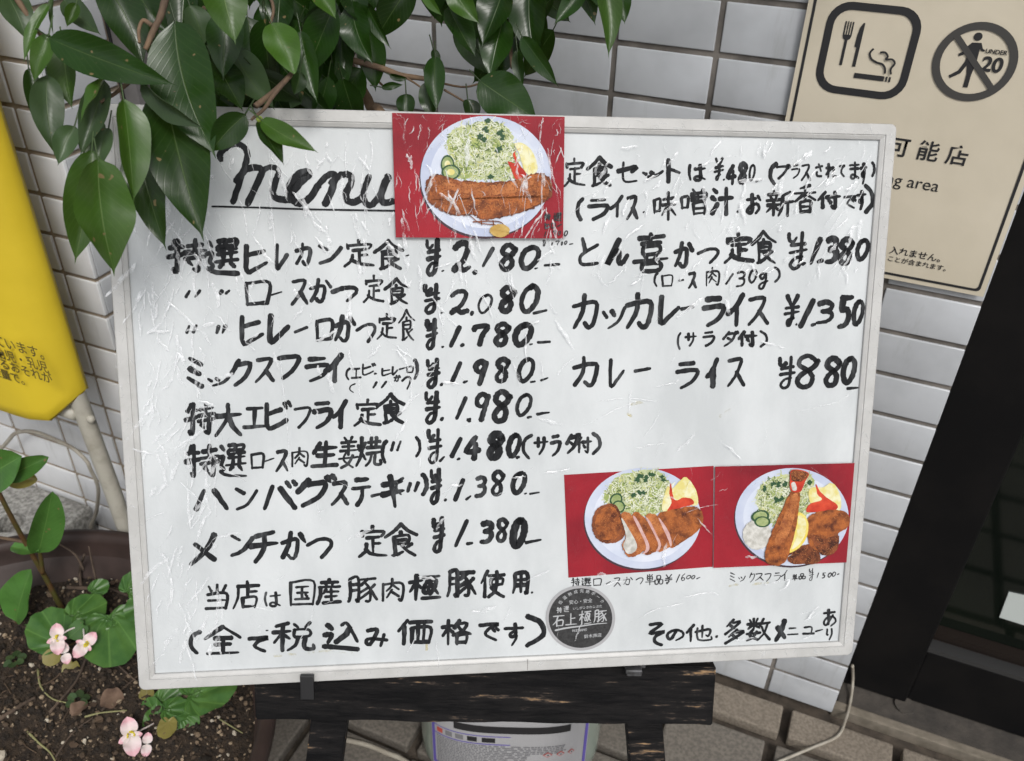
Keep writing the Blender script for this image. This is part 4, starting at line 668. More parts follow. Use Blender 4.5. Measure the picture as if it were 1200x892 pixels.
for i in range(780):
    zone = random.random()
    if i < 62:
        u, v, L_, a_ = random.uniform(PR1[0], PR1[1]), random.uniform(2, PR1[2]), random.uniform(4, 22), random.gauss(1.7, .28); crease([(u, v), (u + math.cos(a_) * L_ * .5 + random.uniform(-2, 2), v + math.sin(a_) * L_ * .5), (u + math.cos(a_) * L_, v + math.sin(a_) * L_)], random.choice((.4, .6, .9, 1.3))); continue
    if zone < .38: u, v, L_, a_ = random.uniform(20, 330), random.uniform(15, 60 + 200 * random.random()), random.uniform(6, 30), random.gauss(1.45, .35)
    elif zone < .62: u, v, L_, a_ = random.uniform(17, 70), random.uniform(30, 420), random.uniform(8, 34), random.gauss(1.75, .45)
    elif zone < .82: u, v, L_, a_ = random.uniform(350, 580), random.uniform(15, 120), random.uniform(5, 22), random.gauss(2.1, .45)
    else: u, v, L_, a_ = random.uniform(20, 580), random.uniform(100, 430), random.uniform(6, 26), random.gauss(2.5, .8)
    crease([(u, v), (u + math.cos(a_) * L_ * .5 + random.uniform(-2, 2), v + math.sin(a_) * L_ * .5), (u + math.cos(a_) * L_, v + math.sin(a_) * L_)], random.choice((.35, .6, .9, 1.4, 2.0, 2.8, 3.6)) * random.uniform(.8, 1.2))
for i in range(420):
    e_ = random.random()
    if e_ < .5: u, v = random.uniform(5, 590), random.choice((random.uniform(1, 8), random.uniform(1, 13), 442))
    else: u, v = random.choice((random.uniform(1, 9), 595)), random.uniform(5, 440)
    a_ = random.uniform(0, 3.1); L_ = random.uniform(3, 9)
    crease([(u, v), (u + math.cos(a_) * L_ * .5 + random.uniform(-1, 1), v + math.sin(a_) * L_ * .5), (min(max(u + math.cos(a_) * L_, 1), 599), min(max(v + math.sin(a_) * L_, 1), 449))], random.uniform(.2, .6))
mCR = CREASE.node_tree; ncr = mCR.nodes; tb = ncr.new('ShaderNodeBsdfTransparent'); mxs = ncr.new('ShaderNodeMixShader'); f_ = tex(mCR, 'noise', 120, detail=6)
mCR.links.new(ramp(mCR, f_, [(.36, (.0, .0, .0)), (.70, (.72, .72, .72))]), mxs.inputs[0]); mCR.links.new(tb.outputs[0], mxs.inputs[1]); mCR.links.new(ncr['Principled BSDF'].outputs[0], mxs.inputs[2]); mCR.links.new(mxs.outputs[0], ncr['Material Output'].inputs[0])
o = cr.build('film_crease_highlight', CREASE, board, True); o['kind'] = 'stuff'
STN = mat('yellow_stain', (.62, .53, .22), .6, (.58, .52, .30), 60)
sn_ = STN.node_tree; t2 = sn_.nodes.new('ShaderNodeBsdfTransparent'); m2_ = sn_.nodes.new('ShaderNodeMixShader')
sn_.links.new(ramp(sn_, tex(sn_, 'noise', 130, detail=6), [(.46, (0, 0, 0)), (.62, (.45, .45, .45))]), m2_.inputs[0]); sn_.links.new(t2.outputs[0], m2_.inputs[1]); sn_.links.new(sn_.nodes['Principled BSDF'].outputs[0], m2_.inputs[2]); sn_.links.new(m2_.outputs[0], sn_.nodes['Material Output'].inputs[0])
for s_, w_ in (('105.7,427.8 114.5,427.5 122,427.9', 3), ('132.9,426.2 148.6,425.5 167.1,427.9', 2.4), ('228.4,421.2 228.3,428.7', 2.4), ('394.5,223.5 406.4,220.8', 2.6), ('469.5,234.5 477.9,228.9', 2.4), ('485.8,382.9 493.3,381.7', 2.0), ('504.7,382.1 519.9,381.2', 2.0), ('391.9,231.2 394.8,233.4', 2.4)):
    mb = MB(); ribbon(mb, [[float(x) for x in p.split(',')] for p in s_.split()], w_, -4.2, .8); mb.build('stain', STN, board)
# --- food photographs printed on paper, and the round sticker
def pmat(name, c, v=None, s=120, **k): return mat(name, c, .55, v, s, film=.6, spec=.2, **k)
RED = pmat('print_red', (.33, .012, .024), (.19, .007, .016), 9); PLATE = pmat('print_plate', (.44, .49, .63), (.56, .60, .70), 22); PEDGE = pmat('print_plate_shadow', (.05, .03, .04))
CUT = pmat('print_cutlet', (.40, .12, .03), (.09, .022, .010), 130, rv=(.40, .66), detail=12); CUT2 = pmat('print_cutlet_light', (.52, .19, .06), (.22, .055, .018), 90, rv=(.38, .64), detail=12); CUTD = pmat('print_cutlet_dark', (.24, .07, .025), (.05, .014, .008), 120, detail=10)
CRD = pmat('print_crumb_dark', (.20, .055, .02)); CRL = pmat('print_crumb_light', (.50, .19, .06))
MEAT = pmat('print_meat', (.62, .42, .40), (.52, .30, .28), 150); CAB1 = pmat('print_cabbage_pale', (.72, .74, .60), (.38, .44, .22), 120, rv=(.45, .72)); CAB2 = pmat('print_cabbage_green', (.30, .37, .12), (.50, .54, .30), 90); CAB3 = pmat('print_cabbage_dark', (.10, .15, .045)); CAB4 = pmat('print_cabbage_yellow', (.62, .60, .24), (.40, .46, .16), 80)
HERB = pmat('print_herb', (.03, .08, .035)); TOM = pmat('print_tomato', (.62, .07, .03), (.36, .015, .01), 60, rv=(.4, .65), detail=6); LEM = pmat('print_lemon', (.72, .55, .08), (.75, .65, .2), 90); YEG = pmat('print_lettuce', (.66, .58, .20), (.74, .72, .48), 110, rv=(.42, .6), detail=8)
CUKE = pmat('print_cucumber', (.36, .42, .20), (.22, .29, .10), 160); WH = pmat('print_white', (.62, .61, .57), (.42, .41, .37), 200); MUS = pmat('print_mustard', (.55, .38, .12), (.45, .28, .07), 150)
def pts(s): return [tuple(float(x) for x in p.split(',')) for p in s.split()]
def ell(p4, n=40, a0=0, a1=6.2832):
    """ellipse through the images of right, top, left, bottom points"""
    (rx, ry), (tx, ty), (lx, ly), (bx_, by_) = p4; c = ((rx + lx) / 2, (ry + ly) / 2); ux, uy = (rx - lx) / 2, (ry - ly) / 2; vx, vy = (bx_ - tx) / 2, (by_ - ty) / 2
    return [(c[0] + ux * math.cos(a0 + (a1 - a0) * i / n) + vx * math.sin(a0 + (a1 - a0) * i / n), c[1] + uy * math.cos(a0 + (a1 - a0) * i / n) + vy * math.sin(a0 + (a1 - a0) * i / n)) for i in range(n)]
def wob(p, amp, n=3):
    if len(p) < 30:
        P_ = [Vector((*q, 0)) for q in p]; k_ = len(P_); sm_ = []
        for i in range(k_):
            a, b, c, d = P_[i - 1], P_[i], P_[(i + 1) % k_], P_[(i + 2) % k_]
            for t in (0, .25, .5, .75): v = .5 * ((2 * b) + (c - a) * t + (2 * a - 5 * b + 4 * c - d) * t * t + (3 * b - a - 3 * c + d) * t ** 3); sm_.append((v.x, v.y))
        p = sm_; n = 2
    out = []; k_ = len(p)
    for i in range(k_):
        a_, b_ = Vector(p[i]), Vector(p[(i + 1) % k_])
        for j in range(n): q = a_.lerp(b_, j / n); out.append((q.x + random.uniform(-amp, amp), q.y + random.uniform(-amp, amp)))
    return out
def inside(p, poly):
    c_ = False; j = len(poly) - 1
    for i in range(len(poly)):
        if (poly[i][1] > p[1]) != (poly[j][1] > p[1]) and p[0] < (poly[j][0] - poly[i][0]) * (p[1] - poly[i][1]) / (poly[j][1] - poly[i][1]) + poly[i][0]: c_ = not c_
        j = i
    return c_
class Print:
    def __init__(s, label, corners, h=-3.9):
        s.root = empty('food_photo', label=label, cat='photo print', group='food photographs on the menu board', mw=BW); s.h = h; s.poly('paper', corners, RED)
    def poly(s, name, p, m):
        if len(p) <= 24 and name != 'paper': p = wob(p, .15)
        b = MB(); b.add([bl(x, y, s.h) for x, y in p], [tuple(range(len(p)))]); s.h += .012
        o = b.build(name, m, s.root); bm = bmesh.new(); bm.from_mesh(o.data); bmesh.ops.recalc_face_normals(bm, faces=bm.faces[:]); bmesh.ops.triangulate(bm, faces=bm.faces[:]); bm.to_mesh(o.data); bm.free()
    def strands(s, name, region, n, m, L0=4, wd=.5):
        b = MB(); xs = [p[0] for p in region]; ys_ = [p[1] for p in region]; c_ = 0
        while c_ < n:
            x, y = random.uniform(min(xs), max(xs)), random.uniform(min(ys_), max(ys_))
            if not inside((x, y), region): continue
            a_ = random.uniform(0, 6.28); bend = random.uniform(-1, 1); L_ = random.uniform(.5, 1) * L0; hh = s.h + .0006 * c_
            P = [(x + math.cos(a_ + bend * t) * L_ * t, y + math.sin(a_ + bend * t) * L_ * t) for t in (0, .33, .66, 1)]
            for (p, q) in zip(P, P[1:]):
                d_ = Vector((-(q[1] - p[1]), q[0] - p[0])).normalized() * wd / 2
                b.add([bl(p[0] + d_.x, p[1] + d_.y, hh), bl(q[0] + d_.x, q[1] + d_.y, hh), bl(q[0] - d_.x, q[1] - d_.y, hh), bl(p[0] - d_.x, p[1] - d_.y, hh)], [(0, 1, 2, 3)])
            c_ += 1
        s.h += .0006 * n + .01; b.build(name, m, s.root)
    def cabbage(s, region, herbs, n=150):
        s.poly('printed_cabbage', wob(region, 1.0), CAB2)
        s.strands('printed_shred', region, n, CAB3, 4.5, .7); s.strands('printed_shred', region, n, CAB4, 6, .6); s.strands('printed_shred', region, n, CAB2, 5, .6); s.strands('printed_shred', region, int(n * 2.0), CAB1, 6, .5); s.strands('printed_shred', region, int(n * .7), CAB3, 4, .35); s.strands('printed_shred', region, n // 2, CAB1, 5, .6)
        for (x, y) in herbs:
            for _ in range(2): x2, y2 = x + random.uniform(-1.6, 1.6), y + random.uniform(-1.4, 1.4); s.poly('printed_herb', [(x2 + random.uniform(.8, 2.9) * math.cos(a_ * .524), y2 + random.uniform(.8, 2.5) * math.sin(a_ * .524)) for a_ in range(12)], HERB)
def sc_(p, c, k_): return [(c[0] + (x - c[0]) * k_, c[1] + (y - c[1]) * k_) for x, y in p]
def cen(p): return (sum(a[0] for a in p) / len(p), sum(a[1] for a in p) / len(p))
def plate(P, p4):
    e = ell(p4, 56); c_ = cen(e); P.poly('printed_shadow', [(x - .9, y + 1.6) for x, y in e], PEDGE); P.poly('printed_plate', e, PLATE)
    P.poly('printed_plate_rim', sc_(e, c_, .86), mat('print_plate_inner', (.54, .59, .70), .55, (.66, .69, .77), 26, film=.6, spec=.2))
# big cutlet, top centre
P = Print('large fried cutlet photo taped at the top centre of the menu board', pts('205.5,1.5 334,1.2 334.7,91.4 207.1,91.7'), 1.0)
P.root['label'] = 'long fried cutlet photo taped over the top edge of the board'
plate(P, pts('324.5,45.4 274.6,2.4 225.9,47.1 275.1,90.9'))
P.cabbage(pts('246.1,17 252,12.3 265,7.7 279.2,5.4 291.1,10.3 296,20.5 298.6,32.1 301.1,43.7 289.1,48.6 269.9,47.7 255.5,48 249,41.1 246.6,29.6'), pts('276.2,5.5 274.5,11.8 269.7,16.5 273.3,19.3 285.2,13.3 285.8,16.1 284.7,25.4 277.1,45.3'))
P.poly('printed_lettuce', pts('296.1,21.7 303.3,21.5 310.6,28.4 313.8,40 308.4,44.8 303.5,40.2 299.8,28.6'), YEG)
P.poly('printed_pepper', pts('301.1,24.5 296.7,27.5 298,32.1 299.9,36.7 305,42.5 304.2,47.2 297.6,47.9 293.9,40.3 291.1,34.5 296.8,35.8 295.2,28.7'), TOM)
for e in ('251,37.6 246,30.6 241,37.8 246,44.4', '255.5,43.1 248.4,37.7 241.5,43.3 248.4,48.7'):
    q = ell(pts(e), 24); P.poly('printed_cucumber_skin', q, HERB); P.poly('printed_cucumber', sc_(q, cen(q), .80), CUKE); P.poly('printed_cucumber_core', sc_(q, cen(q), .42), YEG)
q = pts('229.6,55.4 231.2,48.4 236.5,45 246,46.6 254.3,49.2 265.1,49.7 281.9,49.9 297.6,47.9 306,44.8 313.3,42.9 321.8,44.5 325.4,51.5 324.5,59.8 318.5,64.7 310,69.5 294.2,74.5 284.5,76.4 277.3,77.6 270,77.1 265.2,74.8 248.3,74.4 237.6,69.3 231.7,64.7')
P.poly('printed_cutlet_edge', wob(q, .7), CUTD); P.poly('printed_cutlet', wob(sc_(q, cen(q), .95), .6), CUT); P.poly('printed_cutlet_sheen', wob(sc_(q, (cen(q)[0], cen(q)[1] - 1), .72), 1.0), CUT2)
P.poly('printed_cutlet_shade', wob([(x, y + 8.5) if y < cen(q)[1] else (x, y - .6) for x, y in sc_(q, cen(q), .93)], .5), CUT)
P.strands('printed_crumb', sc_(q, cen(q), .94), 700, CRD, 1.5, .35); P.strands('printed_crumb', sc_(q, (cen(q)[0], cen(q)[1] - 3), .8), 380, CRL, 1.2, .35)
P.h += .02; q = ell(pts('293.1,85.8 285.5,81.1 278,86 285.6,91'), 20); P.poly('printed_mustard', wob(q, .4, 2), MUS)
for s_ in ('257.9,75.1 262.7,74.9 270,80.1 282.1,81.5', '265.2,79.6 274.8,78.9 284.5,79.1 288.2,81.1', '271.2,78.3 271.8,81.6', '280.3,78.4 280.9,81.5'):
    mb = MB(); ribbon(mb, pts(s_), .8, P.h); mb.build('printed_sauce_line', CUTD, P.root)
# sliced cutlet, lower left photo
P = Print('sliced cutlet and round croquette photo, left one of the lower photos', pts('340.4,281.2 466.1,276.4 469.9,364.9 346,369.8'))
plate(P, pts('457.6,322.1 406.8,277.9 358.4,319.1 410.1,365.4'))
P.cabbage(pts('374.8,297.6 381.2,287.4 390.1,281.3 403.6,279.3 417.3,279.6 425.6,286.1 431.1,294.4 431,304.9 425.6,312.9 416.6,317.3 400.5,316.8 386.6,314.1 375.6,305.7'), pts('403.8,283.9 408.4,285.7 400.5,286.7 412.9,283 403.2,298.3 399.8,298.8 406.6,297.8 423.3,286.1'))
P.poly('printed_lettuce', pts('423.1,309.3 427.1,293.1 430.6,295.5 437.2,288.7 442.8,285.4 451.4,296.1 454.1,307.8 449.8,310.1 439.2,306.3 426.9,316.5'), YEG)
P.poly('printed_tomato', pts('426.9,315.9 431.1,307.2 429,299 429.8,289.7 431.7,298.5 434.5,305 441.3,302.8 448.4,304.2 450,308.9 439.4,311.5 433.8,315.5'), TOM)
for e in ('389.5,302.6 384.4,297.2 378.9,303.4 384.2,308.2', '392,309.6 386.3,304.6 380.8,308.7 386.1,315.5'):
    q = ell(pts(e), 24); P.poly('printed_cucumber_skin', q, HERB); P.poly('printed_cucumber', sc_(q, cen(q), .76), CUKE)
for nm, m_, s_ in (('printed_croquette', CUTD, '364.5,321.6 368.9,310.1 378.4,306.3 384.8,308.8 388.4,315.3 392.2,326 391.9,335.3 385.2,340.1 373.7,339.7 366.5,332.2'), ('printed_croquette_top', CUT, '367,321.7 370.7,312.5 378.5,308.6 383.7,310.5 386.7,316.4 389.9,325.9 389,332.9 382.8,336.8 373.7,337.1 368.9,329.9'),
                   ('printed_cutlet', CUT, '420,317.4 428,314.1 439.4,311.5 451,310.7 457.3,315 459.3,323.3 454.4,332.6 439.7,342.8 432.3,346.2 422,336.3'), ('printed_slice', CUT2, '409.7,318.1 418.9,317.4 428.6,329.4 432.5,337.9 433.3,343.8 427.1,347.8 421.3,349.1 417.5,340.9'), ('printed_meat', MEAT, '420.7,320.4 423.7,322.8 430.2,333 432.6,341.4 431.9,345 429,337.7'),
                   ('printed_slice', CUT, '398.2,316.5 405,315.8 415.9,329 422.1,338.7 423.7,345.9 417.8,349.5 411,351.6 405.9,340.5'), ('printed_meat', MEAT, '410,320.1 413.1,321.9 419.5,333.9 423.4,342.3 422.2,347.6 419.5,348.3 420.8,341'),
                   ('printed_slice', CUT2, '388.4,316.5 395.2,314.4 405.4,326.4 410.6,336 411.3,345.4 401.7,352.5 394.8,351.6 390.4,342.4 393,334.2'), ('printed_meat', MEAT, '398.8,318.6 401.9,319.8 409.1,333.5 413.4,343.1 412.6,348.5 407.7,350.3 410.6,343.1'), ('printed_meat', WH, '388.9,319.4 391.2,321.2 397.6,332 402.7,341.6 401.8,347.7 395.3,349.9 391.2,342.4 393.3,334.2')):
    P.poly(nm, wob(pts(s_), .4 if m_ in (CUT, CUT2, CUTD) else .12), m_)
    if m_ in (CUT, CUT2, CUTD):
        q = sc_(wob(pts(s_), .1), cen(pts(s_)), .95); P.strands('printed_crumb', q, 130, CRD, 1.1, .32); P.strands('printed_crumb', q, 90, CRL, .9, .3)
# mixed fry, lower right photo
P = Print('mixed fry photo with a big shrimp and lemon, right one of the lower photos', pts('466.7,276.5 596.1,276.1 597.1,364.5 469.9,365.1'), -1.9)
plate(P, pts('587,324 533.4,279.2 486.4,321 539.4,365.7'))
P.cabbage(pts('503.4,304.3 508,292.6 518.3,287 532.3,283.8 549.1,285.4 554.6,296.2 553.2,309.2 549.2,319.8 539.7,322 521,328.6 508.3,316.3'), pts('509.4,296.2 517.4,291.7 521,293 528.7,292.6 520.8,307.1 525.5,306.1 548.3,291.9'))
P.poly('printed_lettuce', pts('549.9,297.2 561.8,296.3 567.6,292.9 573.3,296 578.4,307.5 578.5,316.5 574.3,317 558.1,310.5 550.8,309.1'), YEG)
P.poly('printed_tomato', pts('549,318 550.9,310.9 561.5,307.3 556.9,302.2 555,293.2 559.1,299.8 566.2,306 575.4,312.2 574.3,316.7 564.6,317.3'), TOM)
q = ell(pts('518.6,336.9 505.2,323.5 493.5,336.1 506.8,350'), 28); P.poly('printed_tartar', wob(q, .5, 1), WH)
for e in ('515.7,320 507.6,314.8 500.1,320.8 507.7,325.8', '517.2,325.5 509.8,320.8 502.9,325 510.4,330.6'):
    q = ell(pts(e), 24); P.poly('printed_cucumber_skin', q, HERB); P.poly('printed_cucumber', sc_(q, cen(q), .76), CUKE)
for nm, m_, s_ in (('printed_croquette', CUTD, '534.1,357.3 537,352 548.7,346.9 558.5,348.5 563.8,357.8 562.1,363.8 550,364.3 537.7,363'), ('printed_cutlet', CUT, '551.1,321.1 565.8,316.7 580.4,317.7 587.2,323.4 586.5,332.4 577.8,338.2 579,348.6 575.5,355.1 567.7,356.9 561.3,352.8 552.9,346.5 550.3,331.9'), ('printed_cutlet_shade', CUTD, '552.8,336.8 566.5,342.1 577.8,338.2 579,348.6 575.5,355.1 567.7,356.9 561.3,352.8'),
                   ('printed_lemon', LEM, '540.4,318.1 546.8,320.4 550.7,328.3 550,339.7 544,349.2 535,353.4 536.6,345.9 540.2,329.2'), ('printed_lemon_flesh', YEG, '541.1,320.8 546,322.1 548.9,328.8 548.1,338.4 543.3,346.7 537.5,350.2 539.4,343.6 541.3,330.4'),
                   ('printed_shrimp', CUT, '533.1,299.8 540.8,300.3 541,314.8 540.2,329.2 536.7,348.3 532.7,360.3 525.8,364.6 517.2,362.4 513.7,354.8 516,342.8 521,328.6 527.1,313.2'), ('printed_shrimp_sheen', CUT2, '534.7,302.2 539.5,302.3 538.6,314.8 535.6,331.4 529.2,343.2 522.1,345.4 523.7,333.4 529.8,316.9'),
                   ('printed_shrimp_tail', TOM, '533,280.1 547.5,283.2 544.7,291.2 541.5,299.4 533.3,298.6 531.5,289.7'), ('printed_shrimp_tail', CUTD, '533.5,280.6 547,283.6 544,289.4 537.5,290.4 532.4,288.5'), ('printed_tail_stripe', WH, '532.8,292.1 535.7,291 538,297.5 534.5,298')):
    P.poly(nm, wob(pts(s_), .4 if m_ in (CUT, CUT2, CUTD) else .12), m_)
    if m_ in (CUT, CUT2, CUTD):
        q = sc_(wob(pts(s_), .1), cen(pts(s_)), .95); P.strands('printed_crumb', q, 130, CRD, 1.1, .32); P.strands('printed_crumb', q, 90, CRL, .9, .3)
# round sticker
stk = empty('round_sticker', label='round black and grey pork brand sticker with white lettering low on the menu board', cat='sticker', mw=BW)
SBK = mat('sticker_black', (.012, .012, .013), .5, (.03, .03, .031), 400, film=.3); SGR = pmat('sticker_grey', (.36, .36, .37)); SWH = pmat('sticker_white', (.42, .43, .44))
c0 = pts('357.2,406.3')[0]; eo = ell(pts('386.9,407.6 356.4,377.7 327.5,404.9 357.9,436.1'), 64)
def sdisc(name, p, m, h): b = MB(); b.add([bl(x, y, h) for x, y in p], [tuple(range(len(p)))[::-1]]); b.build(name, m, stk)
sdisc('rim', eo, SGR, -3.7); sdisc('disc', sc_(eo, cen(eo), .915), SBK, -3.66)
def sb(ch, x0, y0, x1, y1, wd, mb):
    place(mb, ch, [c for p in [(x0, y0), (x1, y0), (x1, y1), (x0, y1)] for c in p], wd, -3.6, .5)
U = lambda x, y: (c0[0] + (x - 505) / 11.15 * .66, c0[1] + (y - 440) / 11.15 * .75)
mb = MB()
for ch, x0, y0, x1, y1 in (('石', 100, 385, 275, 540), ('上', 285, 365, 455, 525), ('極', 480, 335, 665, 530), ('豚', 690, 340, 885, 505)): sb(ch, *U(x0, y0), *U(x1, y1), 1.15, mb)
for ch, x0, y0, x1, y1 in (('特', 155, 280, 235, 355), ('選', 255, 265, 335, 345)): sb(ch, *U(x0, y0), *U(x1, y1), .6, mb)
ribbon(mb, [U(150, 585), U(300, 560), U(500, 545), U(700, 525), U(880, 518)], 2.0, -3.6, .12)
mb.build('brush_lettering', SWH, stk)
stx = lambda s_, x, y, sz, a_=0: text(s_, sz / 1000, SWH, stk, bl(*U(x, y), -3.55), (0, 0, a_), name='lettering', align='CENTER', thick=.00003)
for i, ch in enumerate('低温熟成完熟ポーク'):
    a_ = math.radians(-52 + i * 13.2); stx(ch, 505 + 355 * math.sin(a_), 440 - 345 * math.cos(a_), 3.4, -a_)
stx('安心・安全', 500, 235, 4.0, .05); stx('いしがみきわみぶた', 600, 312, 2.8, .05); stx('鈴木商店', 690, 700, 3.8, .06)
stx('特定銘柄豚', 495, 612, 2.6, .04)
# ------------------------------------------------------------------ easel
EP = Vector((-.1284, -.5105, .36)); EE = Vector((.92, .392, 0)).normalized(); ED = Vector((.15957, -.37413, -.91355)).normalized(); EN = EE.cross(ED).normalized()
if EN.y < 0: EN = -EN
EW = Matrix(((EE.x, -ED.x, -EN.x, EP.x), (EE.y, -ED.y, -EN.y, EP.y), (EE.z, -ED.z, -EN.z, EP.z), (0, 0, 0, 1)))
easel = empty('wooden_easel', label='worn black painted wooden easel carrying the menu board', cat='easel', mw=EW)
def plank(name, p, q, w_, n0, n1, nseg=10, ragged=.0008):
    """board from p to q (easel plane, mm: right, down), width w_, between depths n0 and n1"""
    p, q = Vector((p[0], -p[1], 0)) / 1000, Vector((q[0], -q[1], 0)) / 1000; t = (q - p).normalized(); s_ = Vector((-t.y, t.x, 0)); b = MB(); w_ /= 2000
    for i in range(nseg + 1):
        c_ = p.lerp(q, i / nseg); ra, rb = random.uniform(-ragged, ragged), random.uniform(-ragged, ragged)
        for (sg, z, e_) in ((1, n0, ra), (-1, n0, rb), (-1, n1, rb), (1, n1, ra)): b.v.append(c_ + s_ * (sg * w_ + e_) + Vector((0, 0, -z / 1000)))
    for i in range(nseg):
        for j in range(4): b.f.append((4 * i + j, 4 * i + (j + 1) % 4, 4 * i + 4 + (j + 1) % 4, 4 * i + 4 + j))
    b.f += [(3, 2, 1, 0), tuple(4 * nseg + j for j in range(4))]
    o = b.build(name, WOODB, easel); bm = bmesh.new(); bm.from_mesh(o.data); bmesh.ops.recalc_face_normals(bm, faces=bm.faces[:])
    eds = [e for e in bm.edges if len(e.link_faces) == 2 and e.calc_face_angle(0) > .8]; bmesh.ops.bevel(bm, geom=eds, offset=.0012, segments=2, affect='EDGES'); bm.to_mesh(o.data); bm.free(); return o
plank('rail', (-3, -28), (409, -28), 57, 0, 18, 26)
plank('leg', (61.5 + 64, -430), (61.5 - 59, 392), 33, 18.5, 38)
plank('leg', (350 - 52, -430), (350 + 47, 392), 33, 18.5, 38)
plank('top_bar', (110, -412), (314, -412), 40, 0, 18)
# rear struts, hinged at the top and standing on the ground near the wall
for sx in (135, 290):
    b = MB(); a_ = Vector((sx / 1000, .40, -.045)); foot_w = EW @ Vector((sx / 1000, 0, 0)); foot = EW.inverted() @ Vector((foot_w.x + (-.02 if sx < 200 else .02) - .05, -.07 if sx < 200 else -.05, 0))
    d_ = (foot - a_); dz = d_.normalized(); xx = Vector((1, 0, 0)); xx = (xx - dz * xx.dot(dz)).normalized(); yy = dz.cross(xx)
    b.box((-.014, -.009, 0), (.014, .009, d_.length - .004), (a_, xx, yy, dz)); b.build('rear_leg', WOODB, easel)
def hook(x, y, big):
    h = MB(); x /= 1000; y = -y / 1000
    if big:
        h.box((x - .006, y - .002, -.002), (x + .008, y + .006, .018)); h.box((x - .006, y - .017, .0005), (x + .012, y + .0, .0125)); h.box((x - .008, y, .012), (x + .014, y + .006, .020))
    else:
        h.box((x - .0055, y - .004, -.002), (x + .0055, y + .001, .080)); h.box((x - .0055, y - .004, .0725), (x + .0055, y + .0125, .081))
    bevel(h.build('hook', HOOK, easel), .0008)
# left hook carries the frame 55 mm in front of the rail, right hook sits against it
hl = EW.inverted() @ (BW @ bl(133, 450.0, -6)); hr = EW.inverted() @ (BW @ bl(405, 450.0, -6))
h = MB(); z0 = hl.z
h.box((hl.x - .0055, hl.y - .006, -.001), (hl.x + .0055, hl.y - .0015, z0 + .012)); h.box((hl.x - .0055, hl.y - .012, z0 + .0085), (hl.x + .0055, hl.y + .009, z0 + .0125)); bevel(h.build('hook', HOOK, easel), .0008)
h = MB(); z0 = hr.z
h.box((hr.x - .008, hr.y - .0055, -.001), (hr.x + .006, hr.y - .002, z0 + .010)); h.box((hr.x - .003, hr.y - .021, .0005), (hr.x + .010, hr.y - .003, .012)); h.box((hr.x - .005, hr.y - .010, .010), (hr.x + .012, hr.y - .005, .018)); bevel(h.build('hook', HOOKS, easel), .0008)
# ------------------------------------------------------------------ bottle
BC = Vector((-.006, -.205, 0)); bw, bdp = .117, .085
bt = empty('plastic_canister', BC, 'translucent grey green plastic canister with a purple bordered label under the easel rail', 'canister')
bt.rotation_euler.z = math.radians(22)
def sup(rx, ry, z, n=40, e=3.0): return [(rx * math.copysign(abs(math.cos(2 * math.pi * i / n)) ** (2 / e), math.cos(2 * math.pi * i / n)), ry * math.copysign(abs(math.sin(2 * math.pi * i / n)) ** (2 / e), math.sin(2 * math.pi * i / n)), z) for i in range(n)]
b = MB(); lv = [(.72, 0), (.90, .003), (.97, .010), (.995, .022), (1, .05), (.985, .08), (1, .11), (1, .16), (.97, .185), (.88, .205), (.66, .218), (.30, .224), (.22, .228), (.22, .24)]
for s_, z in lv: b.v += [Vector(p) for p in sup(bw * s_, bdp * s_, z)]
b.f = [(j * 40 + i, j * 40 + (i + 1) % 40, (j + 1) * 40 + (i + 1) % 40, (j + 1) * 40 + i) for j in range(len(lv) - 1) for i in range(40)] + [tuple(range(40))[::-1], tuple((len(lv) - 1) * 40 + i for i in range(40))]
b.build('body', BOTL, bt, True)
cp = MB(); cp.tube([(0, 0, .236), (0, 0, .256)], .027, 24); cp.build('cap', LABW, bt)
def lab(name, a0, a1, z0, z1, m, lift, n=12):
    b = MB()
    for i in range(n + 1):
        a_ = math.radians(a0 + (a1 - a0) * i / n); e = 3.0; cx_, cy_ = math.copysign(abs(math.cos(a_)) ** (2 / e), math.cos(a_)), math.copysign(abs(math.sin(a_)) ** (2 / e), math.sin(a_))
        for z in (z0, z1): b.v.append(Vector(((bw + lift) * cx_, (bdp + lift) * cy_, z)))
    b.f = [(2 * i, 2 * i + 2, 2 * i + 3, 2 * i + 1) for i in range(n)]; return b.build(name, m, bt)
A0, A1 = 222, 316
lab('label_sheet', A0, A1, .028, .17, LABW, .0012, 26)
lab('label_border', A0 + 1.2, A0 + 4.5, .034, .165, LABP, .0016); lab('label_border', A1 - 4.5, A1 - 1.2, .034, .165, LABP, .0016)
lab('label_border', A0 + 4.5, A0 + 20, .034, .040, LABP, .0016); lab('label_border', A1 - 20, A1 - 4.5, .034, .040, LABP, .0016)
lab('label_border', A0 + 4.5, A0 + 48, .0990, .1008, LABP, .0016); lab('label_border', A0 + 4.5, A0 + 48, .1150, .1165, LABP, .0016)
for k_ in range(5): lab('label_box', A0 + 7 + k_ * 8, A0 + 12.5 + k_ * 8, .1035, .1125, [LABR, LABG, LABG, INKP, INKP][k_], .0016)
lab('label_title', A0 + 22, A0 + 76, .1225, .136, INKP, .0016)
pr = MB(); random.seed(5)
